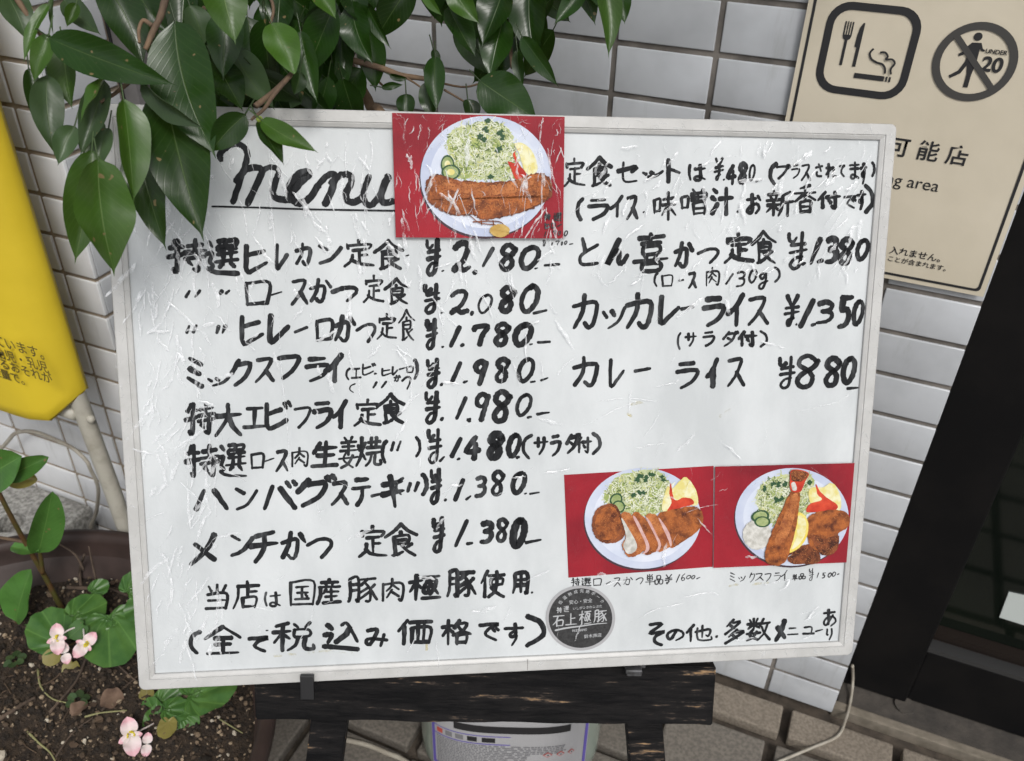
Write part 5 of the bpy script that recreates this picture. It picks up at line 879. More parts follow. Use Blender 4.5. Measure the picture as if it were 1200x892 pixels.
for row in range(19):
    z = .0955 - row * .0034; a_ = A0 + 6.5
    end = A0 + 52 if row > 4 else A1 - 22
    while a_ < end:
        L_ = random.uniform(.6, 2.6)
        ang = [math.radians(a_), math.radians(a_ + L_)]; e = 3.0
        P_ = [((bw + .0018) * math.copysign(abs(math.cos(t)) ** (2 / e), math.cos(t)), (bdp + .0018) * math.copysign(abs(math.sin(t)) ** (2 / e), math.sin(t))) for t in ang]
        pr.add([(P_[0][0], P_[0][1], z), (P_[1][0], P_[1][1], z), (P_[1][0], P_[1][1], z + .0019), (P_[0][0], P_[0][1], z + .0019)], [(0, 1, 2, 3)]); a_ += L_ + random.uniform(.25, .8)
o = pr.build('fine_print', LABG, bt)
for k_ in range(3):
    a_ = math.radians(A0 + 62 + k_ * 8); e = 3.0; f_ = lambda t, l: Vector(((bw + l) * math.copysign(abs(math.cos(t)) ** (2 / e), math.cos(t)), (bdp + l) * math.copysign(abs(math.sin(t)) ** (2 / e), math.sin(t)), 0))
    for nm, w_, m_, l_ in (('hazard_diamond', .050, LABR, .0019), ('hazard_diamond_field', .036, LABW, .0022), ('hazard_mark', .012, INKP, .0025)):
        z = .080; hz = w_ * .11; pp = [f_(a_ - w_, l_) + Vector((0, 0, z)), f_(a_, l_) + Vector((0, 0, z - hz)), f_(a_ + w_, l_) + Vector((0, 0, z)), f_(a_, l_) + Vector((0, 0, z + hz))]
        link(nm, pp, [(0, 1, 2, 3)], m_, bt)
# ------------------------------------------------------------------ planter
PC = Vector((-.440, -.588, 0))
pl = empty('round_planter', PC, 'big round dark brown plastic planter full of soil at the lower left', 'planter')
b = MB(); pr_ = [(.20, 0), (.225, .004), (.275, .215), (.292, .226), (.300, .235), (.301, .245), (.298, .250), (.290, .2515), (.285, .249), (.2825, .240), (.278, .17), (.2, .165)]
N = 96
for (rr, z) in pr_: b.v += [Vector((rr * math.cos(2 * math.pi * i / N), rr * math.sin(2 * math.pi * i / N), z)) for i in range(N)]
b.f = [(j * N + i, j * N + (i + 1) % N, (j + 1) * N + (i + 1) % N, (j + 1) * N + i) for j in range(len(pr_) - 1) for i in range(N)] + [tuple(range(N))[::-1]]
b.build('pot', POT, pl, True)
def soil_z(x, y): return .188 + .009 * noise.noise(Vector((x * 14, y * 14, 0))) + .004 * noise.noise(Vector((x * 50, y * 50, 2)))
b = MB(); NR = 40
for j in range(NR + 1):
    for i in range(N):
        rr = .281 * j / NR; x, y = rr * math.cos(2 * math.pi * i / N), rr * math.sin(2 * math.pi * i / N); b.v.append(Vector((PC.x + x, PC.y + y, soil_z(PC.x + x, PC.y + y))))
b.f = [(j * N + i, j * N + (i + 1) % N, (j + 1) * N + (i + 1) % N, (j + 1) * N + i) for j in range(NR) for i in range(N)]
tag(b.build('soil', SOIL, None, True), 'dark brown crumbly potting soil inside the round planter', 'soil', kind='stuff')
random.seed(21); b = MB(); cols = []
pal = [((.018, .013, .009), 30), ((.038, .026, .017), 28), ((.075, .052, .034), 20), ((.16, .115, .075), 14), ((.30, .23, .155), 9), ((.45, .40, .32), 3.2)]
flat_ = [c for c, w_ in pal for _ in range(int(w_ * 2))]
ico = bmesh.new(); bmesh.ops.create_icosphere(ico, subdivisions=1, radius=1); IV = [v.co.copy() for v in ico.verts]; IF = [tuple(v.index for v in f.verts) for f in ico.faces]; ico.free()
for i in range(11000):
    a_ = random.uniform(0, 6.283); rr = .279 * math.sqrt(random.random()); x, y = PC.x + rr * math.cos(a_), PC.y + rr * math.sin(a_)
    if x < -.72: continue
    s_ = random.choice((.0012, .0016, .0022, .003)) * random.uniform(.8, 1.3)
    if random.random() < .03: s_ *= 1.7
    rot = Matrix.Rotation(random.uniform(0, 6), 3, Vector((random.random(), random.random(), random.random() + .1)).normalized()); sc3 = Vector((1, random.uniform(.6, 1), random.uniform(.5, .9)))
    z = soil_z(x, y) + s_ * random.uniform(-.1, .8); n0 = len(b.v)
    b.v += [Vector((x, y, z)) + rot @ Vector((v.x * sc3.x, v.y * sc3.y, v.z * sc3.z)) * s_ * random.uniform(.8, 1.2) for v in IV]; b.f += [tuple(q + n0 for q in f) for f in IF]
    c_ = random.choice(flat_); cols += [c_] * 12
o = b.build('soil_grains', PEB); ca = o.data.color_attributes.new('tint', 'FLOAT_COLOR', 'POINT'); ca.data.foreach_set('color', [q for c in cols for q in (*c, 1)])
tag(o, 'loose tan and brown grains scattered over the planter soil', 'soil grains', kind='stuff')
b = MB()
for i in range(170):
    a_ = random.uniform(0, 6.283); rr = .27 * math.sqrt(random.random()); x, y = PC.x + rr * math.cos(a_), PC.y + rr * math.sin(a_); th_ = random.uniform(0, 6.28); L_ = random.uniform(.004, .022); c1 = random.uniform(-.4, .4)
    q = [Vector((x + math.cos(th_ + c1 * t) * L_ * t, y + math.sin(th_ + c1 * t) * L_ * t, 0)) for t in (0, .35, .7, 1)]
    b.tube([Vector((p.x, p.y, soil_z(p.x, p.y) + .0022 + .001 * random.random())) for p in q], random.uniform(.0003, .0009), 5)
for i in range(60):
    a_ = random.uniform(0, 6.283); rr = .27 * math.sqrt(random.random()); x, y = PC.x + rr * math.cos(a_), PC.y + rr * math.sin(a_); th_ = random.uniform(0, 6.28); k_ = random.uniform(.003, .007); n0 = len(b.v)
    for j in range(7): b.v.append(Vector((x + k_ * math.cos(j * .9 + th_) * random.uniform(.6, 1.1), y + k_ * .7 * math.sin(j * .9 + th_) * random.uniform(.6, 1.1), soil_z(x, y) + .003 + random.uniform(0, .0025))))
    b.f.append(tuple(n0 + j for j in range(7)))
tag(b.build('plant_litter', mat('litter', (.12, .08, .05), .9, (.045, .028, .018), 30)), 'broken stalks and crumbs of dead leaf scattered on the soil', 'plant litter', kind='stuff')
# twigs and dead leaves on the soil
def twig(pts_, r_, label, m=TWIG, rise=.003):
    P_ = [Vector(p) for p in pts_]; P_ = [Vector((p.x, p.y, (p.z if p.z > .01 else soil_z(p.x, p.y) + rise))) for p in P_]
    b = MB(); q = smooth_pts(P_, 4); k_ = len(q); b.tube(q, [r_ * (1 - .5 * i / k_) * random.uniform(.85, 1.15) for i in range(k_)], 6)
    return tag(b.build('twig', m, None, True), label, 'twig', 'twigs lying on the soil')
S = lambda s_: [Vector((p[0], p[1], 0)) for p in nums(s_)]
twig(S('-439.1,-511.3,190 -441.4,-469.2,190 -453.2,-428.4,190 -379,-441.4,190'), .0018, 'dark branching twig on the soil under the pink flowers'); twig(S('-480.1,-541.3,190 -472,-513.9,190 -467.8,-503.5,190'), .0028, 'short thick twig at the left edge of the soil')
twig(S('-393.3,-547.9,190 -395.5,-521,190 -387.8,-497.9,190'), .0013, 'thin twig lying below the curled dead leaf'); twig(S('-397.1,-500.9,190 -384,-489.1,190 -358.9,-476.8,190'), .0012, 'pale straight twig pointing at the lower pink flower', GRST)
twig(S('-559.6,-366.1,190 -532.7,-357.2,190 -515,-346.1,190 -482,-343.9,190'), .003, 'pale thick twig lying along the back of the soil'); twig(S('-385.6,-487.5,190 -384.4,-462.7,190 -382.9,-430.3,190'), .0013, 'thin diagonal twig beside the corner of the board')
twig(S('-442.7,-538.5,190 -421,-543.6,190 -402.2,-546.4,190 -384,-554.6,190'), .0014, 'pale green curved stalk at the bottom left', GRST); twig(S('-498.3,-472.6,190 -474.2,-490.2,190 -448.6,-497.4,190 -424.2,-493.8,190'), .0013, 'pale green thin stalk under the left flower', GRST)
twig(S('-258.4,-444,190 -224.6,-447.5,190') , .0009, 'thin straw stalk on the grains near the planter rim', GRST)
twig([Vector((*S('-527.6,-375.1,190')[0][:2], .182)), Vector((*S('-553.8,-347.5,190')[0][:2], .205)), nums('-513.5,-360,265.3')[0]], .0028, 'bare upright dark twig standing before the planter rim')
twig([nums('-522.4,-362,236.5')[0], nums('-528,-362,261.1')[0], nums('-549.9,-362,269.6')[0]], .0018, 'dark side twig leaning left before the planter rim'); twig([nums('-503.2,-365,214.4')[0], nums('-501.9,-362,257.4')[0], nums('-507.5,-355,277.8')[0]], .0016, 'dark thin twig leaning right before the planter rim')
# ------------------------------------------------------------------ leaves
def leaf_geo(base, tip, width, roll=0, fold=.35, bend=.12, wave=.0, shape='ficus', nrm=None, n=16, mseg=3, curl=0):
    """returns verts, faces, uvs of a leaf blade; nrm = facing direction of the upper side"""
    base, tip = Vector(base), Vector(tip); ax = tip - base; L_ = ax.length; t = ax.normalized()
    nrm = Vector(nrm) if nrm is not None else Vector((0, -.6, .8)); nz = (nrm - t * nrm.dot(t)).normalized(); nz = Matrix.Rotation(roll, 3, t) @ nz; sd_ = t.cross(nz)
    vs, fs, uv = [], [], []; cols_ = 2 * mseg + 1; ph = random.uniform(0, 9)
    for i in range(n + 1):
        v = i / n
        if shape == 'ficus':
            wv = math.sin(math.pi * min(v / .93, 1) ** .78) ** .75 if v < .93 else 0
            wv = max(wv, .055 * (1 - v) / .07 if v > .88 else 0) if v > .88 else wv
            if v == 0: wv = .02
        else: wv = math.sin(math.pi * v ** .85) ** .55
        arch = -bend * L_ * (v ** 2) + bend * L_ * v * .6
        c_ = base + t * (L_ * v) + nz * arch + sd_ * curl * L_ * (v * (1 - v) * 1.6 + (.10 * ((v - .88) / .12) ** 2 if v > .88 else 0))
        for j in range(cols_):
            u = (j - mseg) / mseg; lift = abs(u) ** 1.3 * fold * width * .5 * wv + wave * width * math.sin(v * 11 + ph + u * 2) * abs(u) * wv
            vs.append(c_ + sd_ * (u * wv * width * .5 * math.cos(fold * .6)) + nz * lift); uv.append((u * .5 + .5, v))
    for i in range(n):
        for j in range(cols_ - 1): fs.append((i * cols_ + j, i * cols_ + j + 1, (i + 1) * cols_ + j + 1, (i + 1) * cols_ + j))
    return vs, fs, uv
def add_leaf(parent, m, *a, name='leaf', **k):
    vs, fs, uv = leaf_geo(*a, **k)
    if k.get('shape', 'ficus') == 'ficus':   # a short stalk behind the blade
        B_, T_ = Vector(a[0]), Vector(a[1]); d0 = (T_ - B_).normalized(); n0 = len(vs); sd0 = d0.orthogonal().normalized(); s2 = d0.cross(sd0)
        for q_ in (B_ + d0 * .002, B_ - d0 * .009 + Vector((0, 0, .003))):
            for j in range(3): vs.append(q_ + (sd0 * math.cos(j * 2.094) + s2 * math.sin(j * 2.094)) * .0006); uv.append((.5, .02))
        fs += [(n0 + j, n0 + (j + 1) % 3, n0 + 3 + (j + 1) % 3, n0 + 3 + j) for j in range(3)]
    o = link(name, vs, fs, m, None, True)
    ul = o.data.uv_layers.new(name='UVMap'); ul.data.foreach_set('uv', [c for l in o.data.loops for c in uv[l.vertex_index]])
    o.parent = parent; return o
tree = empty('ficus_tree', (0, 0, 0), 'weeping fig tree with glossy dark green leaves hanging over the menu board', 'tree')
def branch(pts_, r0, r1, m=BARK, name='branch', n=7):
    q = smooth_pts(pts_, 5); k_ = len(q); q = [p + Vector((noise.noise(p * 60), noise.noise(p * 60 + Vector((5, 0, 0))), 0)) * r0 * .5 for p in q]
    b = MB(); b.tube(q, [(r0 + (r1 - r0) * i / (k_ - 1)) * (1 + .12 * noise.noise(Vector((i * .8, r0 * 999, 0)))) for i in range(k_)], n); return b.build(name, m, tree, True)
branch([(-.40, -.12, -.01), (-.41, -.13, .3), (-.425, -.14, .6)] + nums('-317.4,-213.3,852.1 -331.3,-190.6,890.3 -336.9,-176.4,930.2') + [(-.44, -.2, 1.15), (-.40, -.25, 1.35)], .013, .009, BARKT, 'trunk', 10)
branch([(-.40, -.12, .02), (-.30, -.15, .3)] + nums('-132.3,-242.6,780.8 -144,-224.9,828.6 -153.1,-226,849.9 -160.8,-221.4,860.4'), .006, .0035)
branch(nums('-208.7,-237.7,935.6 -197.4,-250.8,911.7 -186.2,-263,897.9 -175.2,-273.1,887.1 -160.4,-270,883 -142.1,-265.1,879.5 -121.2,-249.5,871.2 -106.1,-236.1,863.2 -90.2,-225.5,859.9'), .0035, .0022)
branch(nums('-153.1,-226,849.9 -146.9,-227.9,861.6 -128.4,-232.9,853.4 -120.9,-236.5,849.8'), .0013, .0008)
branch(nums('-106.1,-236.1,863.2 -86.6,-243.9,859.6 -75.3,-244.1,853.1'), .001, .0006); branch(nums('-90.2,-225.5,859.9 -55.1,-231.3,859.2 -37.8,-233.2,864.6'), .001, .0008); branch(nums('-67.1,-237.6,857.2 -49.1,-236.2,849.2 -37.7,-236.7,842.2'), .001, .0006)
branch(nums('-176.5,-393.3,955.5 -178.6,-404.2,942 -179.4,-412.9,930.8 -181.3,-420.4,921.7 -182.6,-425.3,915.9'), .0026, .0017); branch(nums('-182.2,-415.8,928.5 -188,-416.2,931 -189,-420.4,926.1 -183.1,-428.5,920.7'), .0015, .001)
branch(nums('-273.3,-438.1,948.9 -264.8,-441.1,940.1 -258.6,-441.1,927.9 -253.2,-439.2,918.7'), .0022, .0014); branch(nums('-192,-427.2,900.8 -187.4,-440.7,897.8 -193.3,-447.2,892.3 -196.4,-457.4,889.2'), .0018, .001)
branch(nums('-117.3,-360.8,895.8 -125.1,-371.7,885.5 -125.6,-388.2,881.3 -125.7,-395.8,879.9'), .0015, .0022); branch(nums('-119.1,-363.8,892.9 -119.3,-382.7,885.2 -116.1,-397.5,881.2 -109.3,-421.3,880.6'), .0018, .001)
branch(nums('-49,-154.3,924.1 -33.1,-184.6,892.1 -21.3,-207.6,872.3'), .002, .0012); branch(nums('-184,-294.2,934.2 -167.1,-310.2,921 -166.4,-317.5,910.7'), .0015, .001); branch(nums('-158.4,-432.3,893 -187,-382.8,904.9 -220,-321.2,917.8'), .0016, .002)
b = MB(); b.ico(nums('-102,-423.6,882.4')[0], .0022, 2); b.build('fruit', BUD, tree, True)
CP = Vector(CAMP)
def pleaf(s_, width_px, m, roll=0, fold=.3, bend=.1, wave=.03):
    (a_, b_) = nums(s_)[:2]; a_, b_ = Vector(a_), Vector(b_); mid = (a_ + b_) / 2; dep = (mid - CP).dot(fw); wd = width_px / FPX * dep * .95
    to_cam = (CP - mid).normalized(); return add_leaf(tree, m, a_, b_, wd, roll=roll + random.uniform(-.45, .45), fold=fold * random.uniform(.8, 1.7), bend=bend * random.uniform(.6, 2.2), wave=wave, nrm=to_cam + Vector((0, 0, .25)), curl=random.uniform(-.16, .16))
random.seed(3)
LV = [('-226.7,-456.9,924.3 -142.3,-449,905.8', 50, LEAF, .15, .35, .12), ('-169.4,-408.6,931 -124.4,-442.8,860.1', 82, LEAF, 0, .2, .08), ('-177.5,-420.6,892.9 -119.3,-473,816.6', 80, LEAF, .1, .25, .1), ('-172.6,-444.1,902.7 -126,-448.6,879.7', 34, LEAFG, .8, .5, .12),
      ('-171.7,-461.8,896 -151.6,-487.4,841.6', 50, LEAFB, -.2, .35, .15), ('-190.9,-441.5,863.3 -160,-469.7,799.4', 52, LEAF, .1, .2, .1), ('-161.3,-501,872.9 -141.2,-525.4,811.1', 76, LEAFB, -.15, .35, .12), ('-186,-482,867.9 -183.9,-519.7,807.1', 52, LEAFB, .2, .3, .1),
      ('-236,-458.2,901.2 -218.4,-482,859.4', 40, LEAFG, -.5, .25, .1), ('-216,-464.3,873.1 -215.8,-484.9,854.1', 30, LEAFG, .3, .3, .1), ('-201.8,-445.6,899.3 -197.2,-483.5,863.3', 36, LEAFG, .4, .4, .1), ('-187.5,-453.7,906.8 -195.1,-479.6,885', 28, LEAFB, .6, .4, .1),
      ('-244.2,-432.7,913.6 -224.8,-455.9,880.5', 38, LEAFB, .2, .35, .1), ('-231.8,-451.7,925.2 -234.5,-471.2,900.5', 26, LEAFB, .3, .3, .1), ('-265.5,-445.8,898.9 -255.4,-462.3,871.2', 21, LEAF, .3, .3, .1), ('-278.5,-439.7,949.7 -251.6,-451.5,918.9', 42, LEAFG, 0, .3, .1), ('-249.8,-430.2,937.7 -253.5,-460.3,908', 18, LEAFB, .6, .4, .15),
      ('-252.8,-421.7,942 -248.3,-436.7,919.3', 9, LEAFB, .9, .4, .1), ('-246.8,-411.5,934.6 -249.2,-422.3,921.6', 18, LEAFB, .2, .4, .1), ('-136.7,-399.3,960.8 -116.5,-417,925.7', 56, LEAFB, -.2, .35, .12), ('-168.1,-357.5,928.4 -159.9,-383.4,889.1', 46, LEAF, 0, .3, .1), ('-193.4,-366.2,930.7 -184.3,-368.6,904.9', 34, LEAFG, .2, .3, .1),
      ('-132.7,-359.2,924.2 -108.9,-371.2,894.9', 44, LEAFB, .1, .3, .1), ('-119.9,-345.5,917.9 -97.4,-366.6,877', 30, LEAF, .3, .3, .1), ('-104,-372.6,899.2 -107.5,-378.3,884.5', 20, LEAF, 0, .3, .1), ('-102.3,-424.4,881.5 -77.1,-435.4,861.5', 28, LEAF, -.2, .35, .12), ('-99,-425.9,882.9 -58.2,-427,871.1', 28, LEAFB, .2, .35, .15),
      ('-114,-421.3,883.2 -132.5,-439.3,860.4', 38, LEAF, .1, .3, .1), ('-171.8,-354.5,899.2 -129.8,-371.1,871.3', 46, LEAFG, .2, .25, .1), ('-132.7,-309,938.9 -111.3,-313.9,920.4', 28, LEAFB, 0, .3, .1), ('-129.3,-273.1,932.2 -109.5,-281.7,909.7', 36, LEAF, 0, .3, .1), ('-121.8,-276.1,924.1 -97.7,-293.7,887', 42, LEAF, 0, .3, .1),
      ('-115.2,-267.9,922.7 -89.8,-283.7,896.1', 22, LEAF, .3, .4, .25), ('-59.8,-240.3,920.2 -29.4,-255.8,891.4', 36, LEAF, 0, .3, .1), ('-53.1,-250,938.9 -26.9,-256.6,915.3', 32, LEAFB, 0, .3, .1), ('-71.3,-260.8,934.4 -53.1,-264.8,918.9', 14, LEAFB, .3, .3, .1), ('-25,-215.2,934.7 -31.1,-246.1,896.5', 48, LEAF, 0, .3, .1),
      ('-24.3,-219.2,911.4 -23.6,-246.8,873.7', 44, LEAF, 0, .3, .1), ('-15.7,-187,932.3 1.4,-216.1,883.5', 50, LEAF, 0, .3, .1), ('-4.6,-230.5,902.9 30.4,-244.6,873.3', 25, LEAF, .2, .35, .2), ('31.6,-200.4,940.9 18.7,-226.5,913', 27, LEAF, 0, .3, .1), ('42.4,-203,949.2 66,-231.8,897.3', 34, LEAFB, 0, .3, .1),
      ('55.6,-192.5,938.3 67.7,-205.1,914.6', 26, LEAF, 0, .3, .1), ('-70,-245,884.2 -56.4,-270.6,851.1', 27, LEAF, .1, .35, .1), ('-77.3,-233.7,885.9 -69.8,-238.7,875', 12, LEAF, 0, .3, .1), ('-30.4,-250.5,872.5 21,-253.1,849.4', 56, LEAF, 0, .15, .05), ('-76.8,-249.1,864.9 -63.9,-262.5,839.7', 24, LEAF, .2, .3, .1), ('-91.2,-255.5,855.4 -84.8,-266,837.7', 24, LEAF, 0, .3, .1),
      ('-112.9,-256.4,857.4 -97.1,-248.4,859.4', 10, LEAF, .2, .3, .1), ('-112.3,-244.3,864.4 -96.4,-239.6,862', 9, LEAF, .2, .3, .1), ('-13.2,-217.5,889.8 -1.7,-231.3,864.9', 16, LEAF, .2, .3, .1), ('-43.5,-243.1,854.5 -36.3,-252.3,838.1', 24, LEAF, 0, .3, .1), ('-145.3,-269.3,910.9 -134.6,-299.5,846.8', 34, LEAF, 0, .3, .1), ('-141.9,-258.8,905.5 -126.9,-288,857.8', 30, LEAF, .2, .3, .1), ('-134.5,-333.6,871.4 -138.3,-342.9,861', 20, LEAFG, 0, .3, .1),
      ('-182.9,-329,939.8 -196,-347,931.5', 30, LEAF, 0, .3, .1), ('-226.7,-404.7,950.4 -192.7,-419.6,902.7', 52, LEAF, .1, .3, .1), ('-272.7,-398,931.9 -235.9,-407.9,915.8', 30, LEAFG, .1, .3, .1), ('-236.8,-371.9,947.1 -200.5,-381.4,914.2', 46, LEAF, .1, .3, .1), ('-215.8,-339.3,944 -207.4,-369,899.5', 46, LEAF, .1, .3, .1), ('-182.7,-320.6,915.5 -167.5,-344.7,874.8', 50, LEAF, 0, .3, .1), ('-172.4,-289.3,934.4 -165.1,-317.1,892.9', 44, LEAF, 0, .3, .1), ('-176.8,-370.8,897.7 -142.7,-388.9,872.2', 44, LEAF, 0, .3, .1),
      ('-151.1,-272.3,927.7 -139,-293,884.4', 40, LEAF, 0, .3, .1), ('-210.9,-467.6,857 -211.4,-445.4,878.3', 30, LEAFG, 0, .3, .1), ('-199.7,-452.6,871 -196.5,-475.1,847.7', 26, LEAFG, 0, .3, .1)]
for s_, w_, m_, ro, fo, be in LV: pleaf(s_, w_, m_, ro, fo, be, random.uniform(.03, .09))
for z_ in ('-246.7,-285.8,927.3 -184.5,-314.1,890 -161.6,-277.1,909.5 -166,-293,855.2 -202.2,-319.4,857.3 -152.3,-246.9,891.9 -146.7,-262.8,849.8 -249.4,-311.3,894.5 -160.3,-330.5,872.1 -150.7,-278.2,866.6 -62.3,-183.4,927.5 -34.8,-156.8,912.9 -35.1,-176.2,886.9 -182.9,-282.8,895.9 -158,-282.8,846.8 -202,-282.4,924.7 -226.2,-290,892.6 -56.3,-196.2,942.3 -126.8,-218.7,933.5 -97.7,-202.1,939.7 0.4,-160.1,941.8',):
    for p in nums(z_):
        for r_ in range(8):
            a_ = Vector(p) + Vector([random.uniform(-.028, .028) for _ in range(3)]); th_ = random.uniform(-.9, .9); dr = (Vector((0, 0, -1)) * math.cos(th_) + r * math.sin(th_) + Vector((0, random.uniform(-.3, .3), 0))).normalized(); L_ = random.uniform(.035, .058)
            add_leaf(tree, LEAF, a_ - dr * L_ * .5, a_ + dr * L_ * .5, L_ * random.uniform(.42, .55), roll=random.uniform(-.7, .7), fold=.3, bend=.12, wave=.03, nrm=(CP - a_).normalized())
# the crown goes on above the picture and shades what hangs below
crown = Vector((-.12, -.20, 1.30))
for i in range(380):
    d_ = Vector((random.gauss(0, 1), random.gauss(0, 1), random.gauss(0, 1))).normalized() * (random.random() ** .4); a_ = crown + Vector((d_.x * .60, d_.y * .20, d_.z * .24))
    if a_.z < 1.02: a_.z = 1.02 + random.random() * .3
    if a_.y > -.03: a_.y = -.05 - random.random() * .2
    th_ = random.uniform(0, 6.28); dr = Vector((math.cos(th_) * .5, math.sin(th_) * .4, -1)).normalized(); L_ = random.uniform(.05, .075)
    add_leaf(tree, LEAF, a_, a_ + dr * L_, L_ * .5, roll=random.uniform(-1, 1), fold=.3, bend=.12, n=8, mseg=2)
for i in range(9):
    a_ = crown + Vector((random.uniform(-.45, .45), random.uniform(-.18, .1), random.uniform(-.2, .25))); branch([(-.41, -.24, 1.28), Vector((-.41, -.24, 1.28)).lerp(a_, .5) + Vector((0, 0, .04)), a_], .004, .0015)
# ------------------------------------------------------------------ begonias
def round_leaf(parent, c, nrm, rad, ang, m, asp=1.15, cup=.09, n=28, rings=5, name='leaf'):
    c, nz = Vector(c), Vector(nrm).normalized(); x = Vector((math.cos(ang), math.sin(ang), 0)); x = (x - nz * x.dot(nz)).normalized(); y = nz.cross(x)
    vs, uv = [c - x * rad * .45], [(.5, 0)]; ph = random.uniform(0, 6)
    for k_ in range(1, rings + 1):
        for i in range(n):
            a_ = 2 * math.pi * i / n; ro = rad * (1 - .38 * math.exp(-((abs(a_ - math.pi)) / .35) ** 2)) * (1 + .03 * math.sin(9 * a_ + ph) + .02 * math.sin(5 * a_)); f_ = k_ / rings
            p = c - x * rad * .45 * (1 - f_) + x * (ro * asp * math.cos(a_) * f_) + y * (ro * math.sin(a_) * f_)
            z = cup * rad * (f_ ** 2) * (.6 + .5 * math.sin(2 * a_ + ph)) + .035 * rad * math.sin(8 * a_ + ph) * f_ + .05 * rad * abs(math.sin(a_)) * f_
            vs.append(p + nz * z); uv.append((.5 + .5 * math.sin(a_) * f_, .5 + .5 * math.cos(a_) * f_))
    fs = [(0, 1 + i, 1 + (i + 1) % n) for i in range(n)] + [(1 + (k_ - 1) * n + i, 1 + k_ * n + i, 1 + k_ * n + (i + 1) % n, 1 + (k_ - 1) * n + (i + 1) % n) for k_ in range(1, rings) for i in range(n)]
    o = link(name, vs, fs, m, None, True); ul = o.data.uv_layers.new(name='UVMap'); ul.data.foreach_set('uv', [q for l in o.data.loops for q in uv[l.vertex_index]]); o.parent = parent; return o
def begmat():
    m = bpy.data.materials.new('begonia_round_leaf'); m.use_nodes = True; nt = m.node_tree; b = nt.nodes['Principled BSDF']; L = nt.links.new
    uv = nt.nodes.new('ShaderNodeUVMap').outputs[0]; mp = nt.nodes.new('ShaderNodeMapping'); mp.inputs['Location'].default_value = (-.5, -.28, 0); L(uv, mp.inputs[0])
    g_ = nt.nodes.new('ShaderNodeTexGradient'); g_.gradient_type = 'RADIAL'; L(mp.outputs[0], g_.inputs[0])
    ml = nt.nodes.new('ShaderNodeMath'); ml.operation = 'MULTIPLY'; ml.inputs[1].default_value = 9 * 6.2832; L(g_.outputs[1], ml.inputs[0]); c_ = nt.nodes.new('ShaderNodeMath'); c_.operation = 'COSINE'; L(ml.outputs[0], c_.inputs[0])
    v = ramp(nt, c_.outputs[0], [(.94, (0, 0, 0)), (1, (.4, .4, .4))]); n = tex(nt, 'noise', 45, detail=5); base = ramp(nt, n, [(.35, (.035, .10, .02)), (.65, (.065, .15, .03))])
    mx = nt.nodes.new('ShaderNodeMix'); mx.data_type = 'RGBA'; L(v, mx.inputs['Factor']); L(base, mx.inputs['A']); mx.inputs['B'].default_value = (.13, .26, .06, 1); L(mx.outputs['Result'], b.inputs['Base Color'])
    bp = nt.nodes.new('ShaderNodeBump'); bp.invert = True; bp.inputs['Strength'].default_value = .5; bp.inputs['Distance'].default_value = .0012; L(c_.outputs[0], bp.inputs['Height']); L(bp.outputs[0], b.inputs['Normal'])
    b.inputs['Roughness'].default_value = .36; b.inputs['Specular IOR Level'].default_value = .35; return m
BR = begmat()
def flower(parent, c, ang, s_=.011, bud=False):
    f = empty('flower'); f.parent = parent; c = Vector(c); cam_d = (CP - c).normalized(); up = Vector((0, 0, 1)); xx = r.copy(); xx = (xx - cam_d * xx.dot(cam_d)).normalized(); yy = cam_d.cross(xx)
    for k_, (da, L_, W_) in enumerate(((0, 1.35, 1.2), (math.pi, 1.5, 1.25), (math.pi / 2 + .3, .9, .55), (-math.pi / 2 - .2, .8, .5))):
        if bud and k_ > 1: break
        a_ = ang + da; d_ = (xx * math.cos(a_) + yy * math.sin(a_) + cam_d * (.25 if k_ < 2 else .1)).normalized()
        vs, fs, uv = leaf_geo(c + cam_d * .001 * k_, c + d_ * s_ * L_ + cam_d * .001 * k_, s_ * W_, fold=.35, bend=.18, wave=.09, shape='petal', nrm=cam_d, n=10, mseg=4); po2 = link('petal', vs, fs, PINK, f, True); ul = po2.data.uv_layers.new(name='UVMap'); ul.data.foreach_set('uv', [q for l in po2.data.loops for q in uv[l.vertex_index]])
    if not bud:
        b = MB()
        for i in range(22):
            q = Vector((random.gauss(0, 1), random.gauss(0, 1), random.gauss(0, 1))).normalized() * s_ * .26; b.ico(c + cam_d * s_ * .22 + q, s_ * .085, 1)
        b.build('stamens', STAM, f, True)
    return f
def stem(parent, p, r0, r1, m=STEM): b = MB(); q = smooth_pts(p, 5); k_ = len(q); b.tube(q, [r0 + (r1 - r0) * i / (k_ - 1) for i in range(k_)], 8); return b.build('stem', m, parent, True)
random.seed(9); UPC = Vector((.35, -.15, 1))
def gp(s_): return [Vector(p) for p in nums(s_)]
B1 = empty('begonia_plant', (-.53, -.39, .19), 'tall begonia with long bare stem and narrow green leaves at the left edge', 'plant'); B1.matrix_world = Matrix.Identity(4)
stem(B1, [Vector((-.527, -.395, .17))] + gp('-540.7,-394.6,193.1 -546.9,-395.1,240 -547.7,-399.4,287.7 -545.8,-404.8,332.3 -544.4,-409.1,378.8 -547.8,-409.4,415.6'), .0036, .0026); stem(B1, gp('-548.9,-399,306.6 -560.4,-409.3,316.8 -577.9,-422.2,326.7'), .0022, .0018, BARK); stem(B1, gp('-542.4,-399.5,258.2 -537.1,-398,283.7 -533.8,-398.1,299.4'), .0028, .0022)
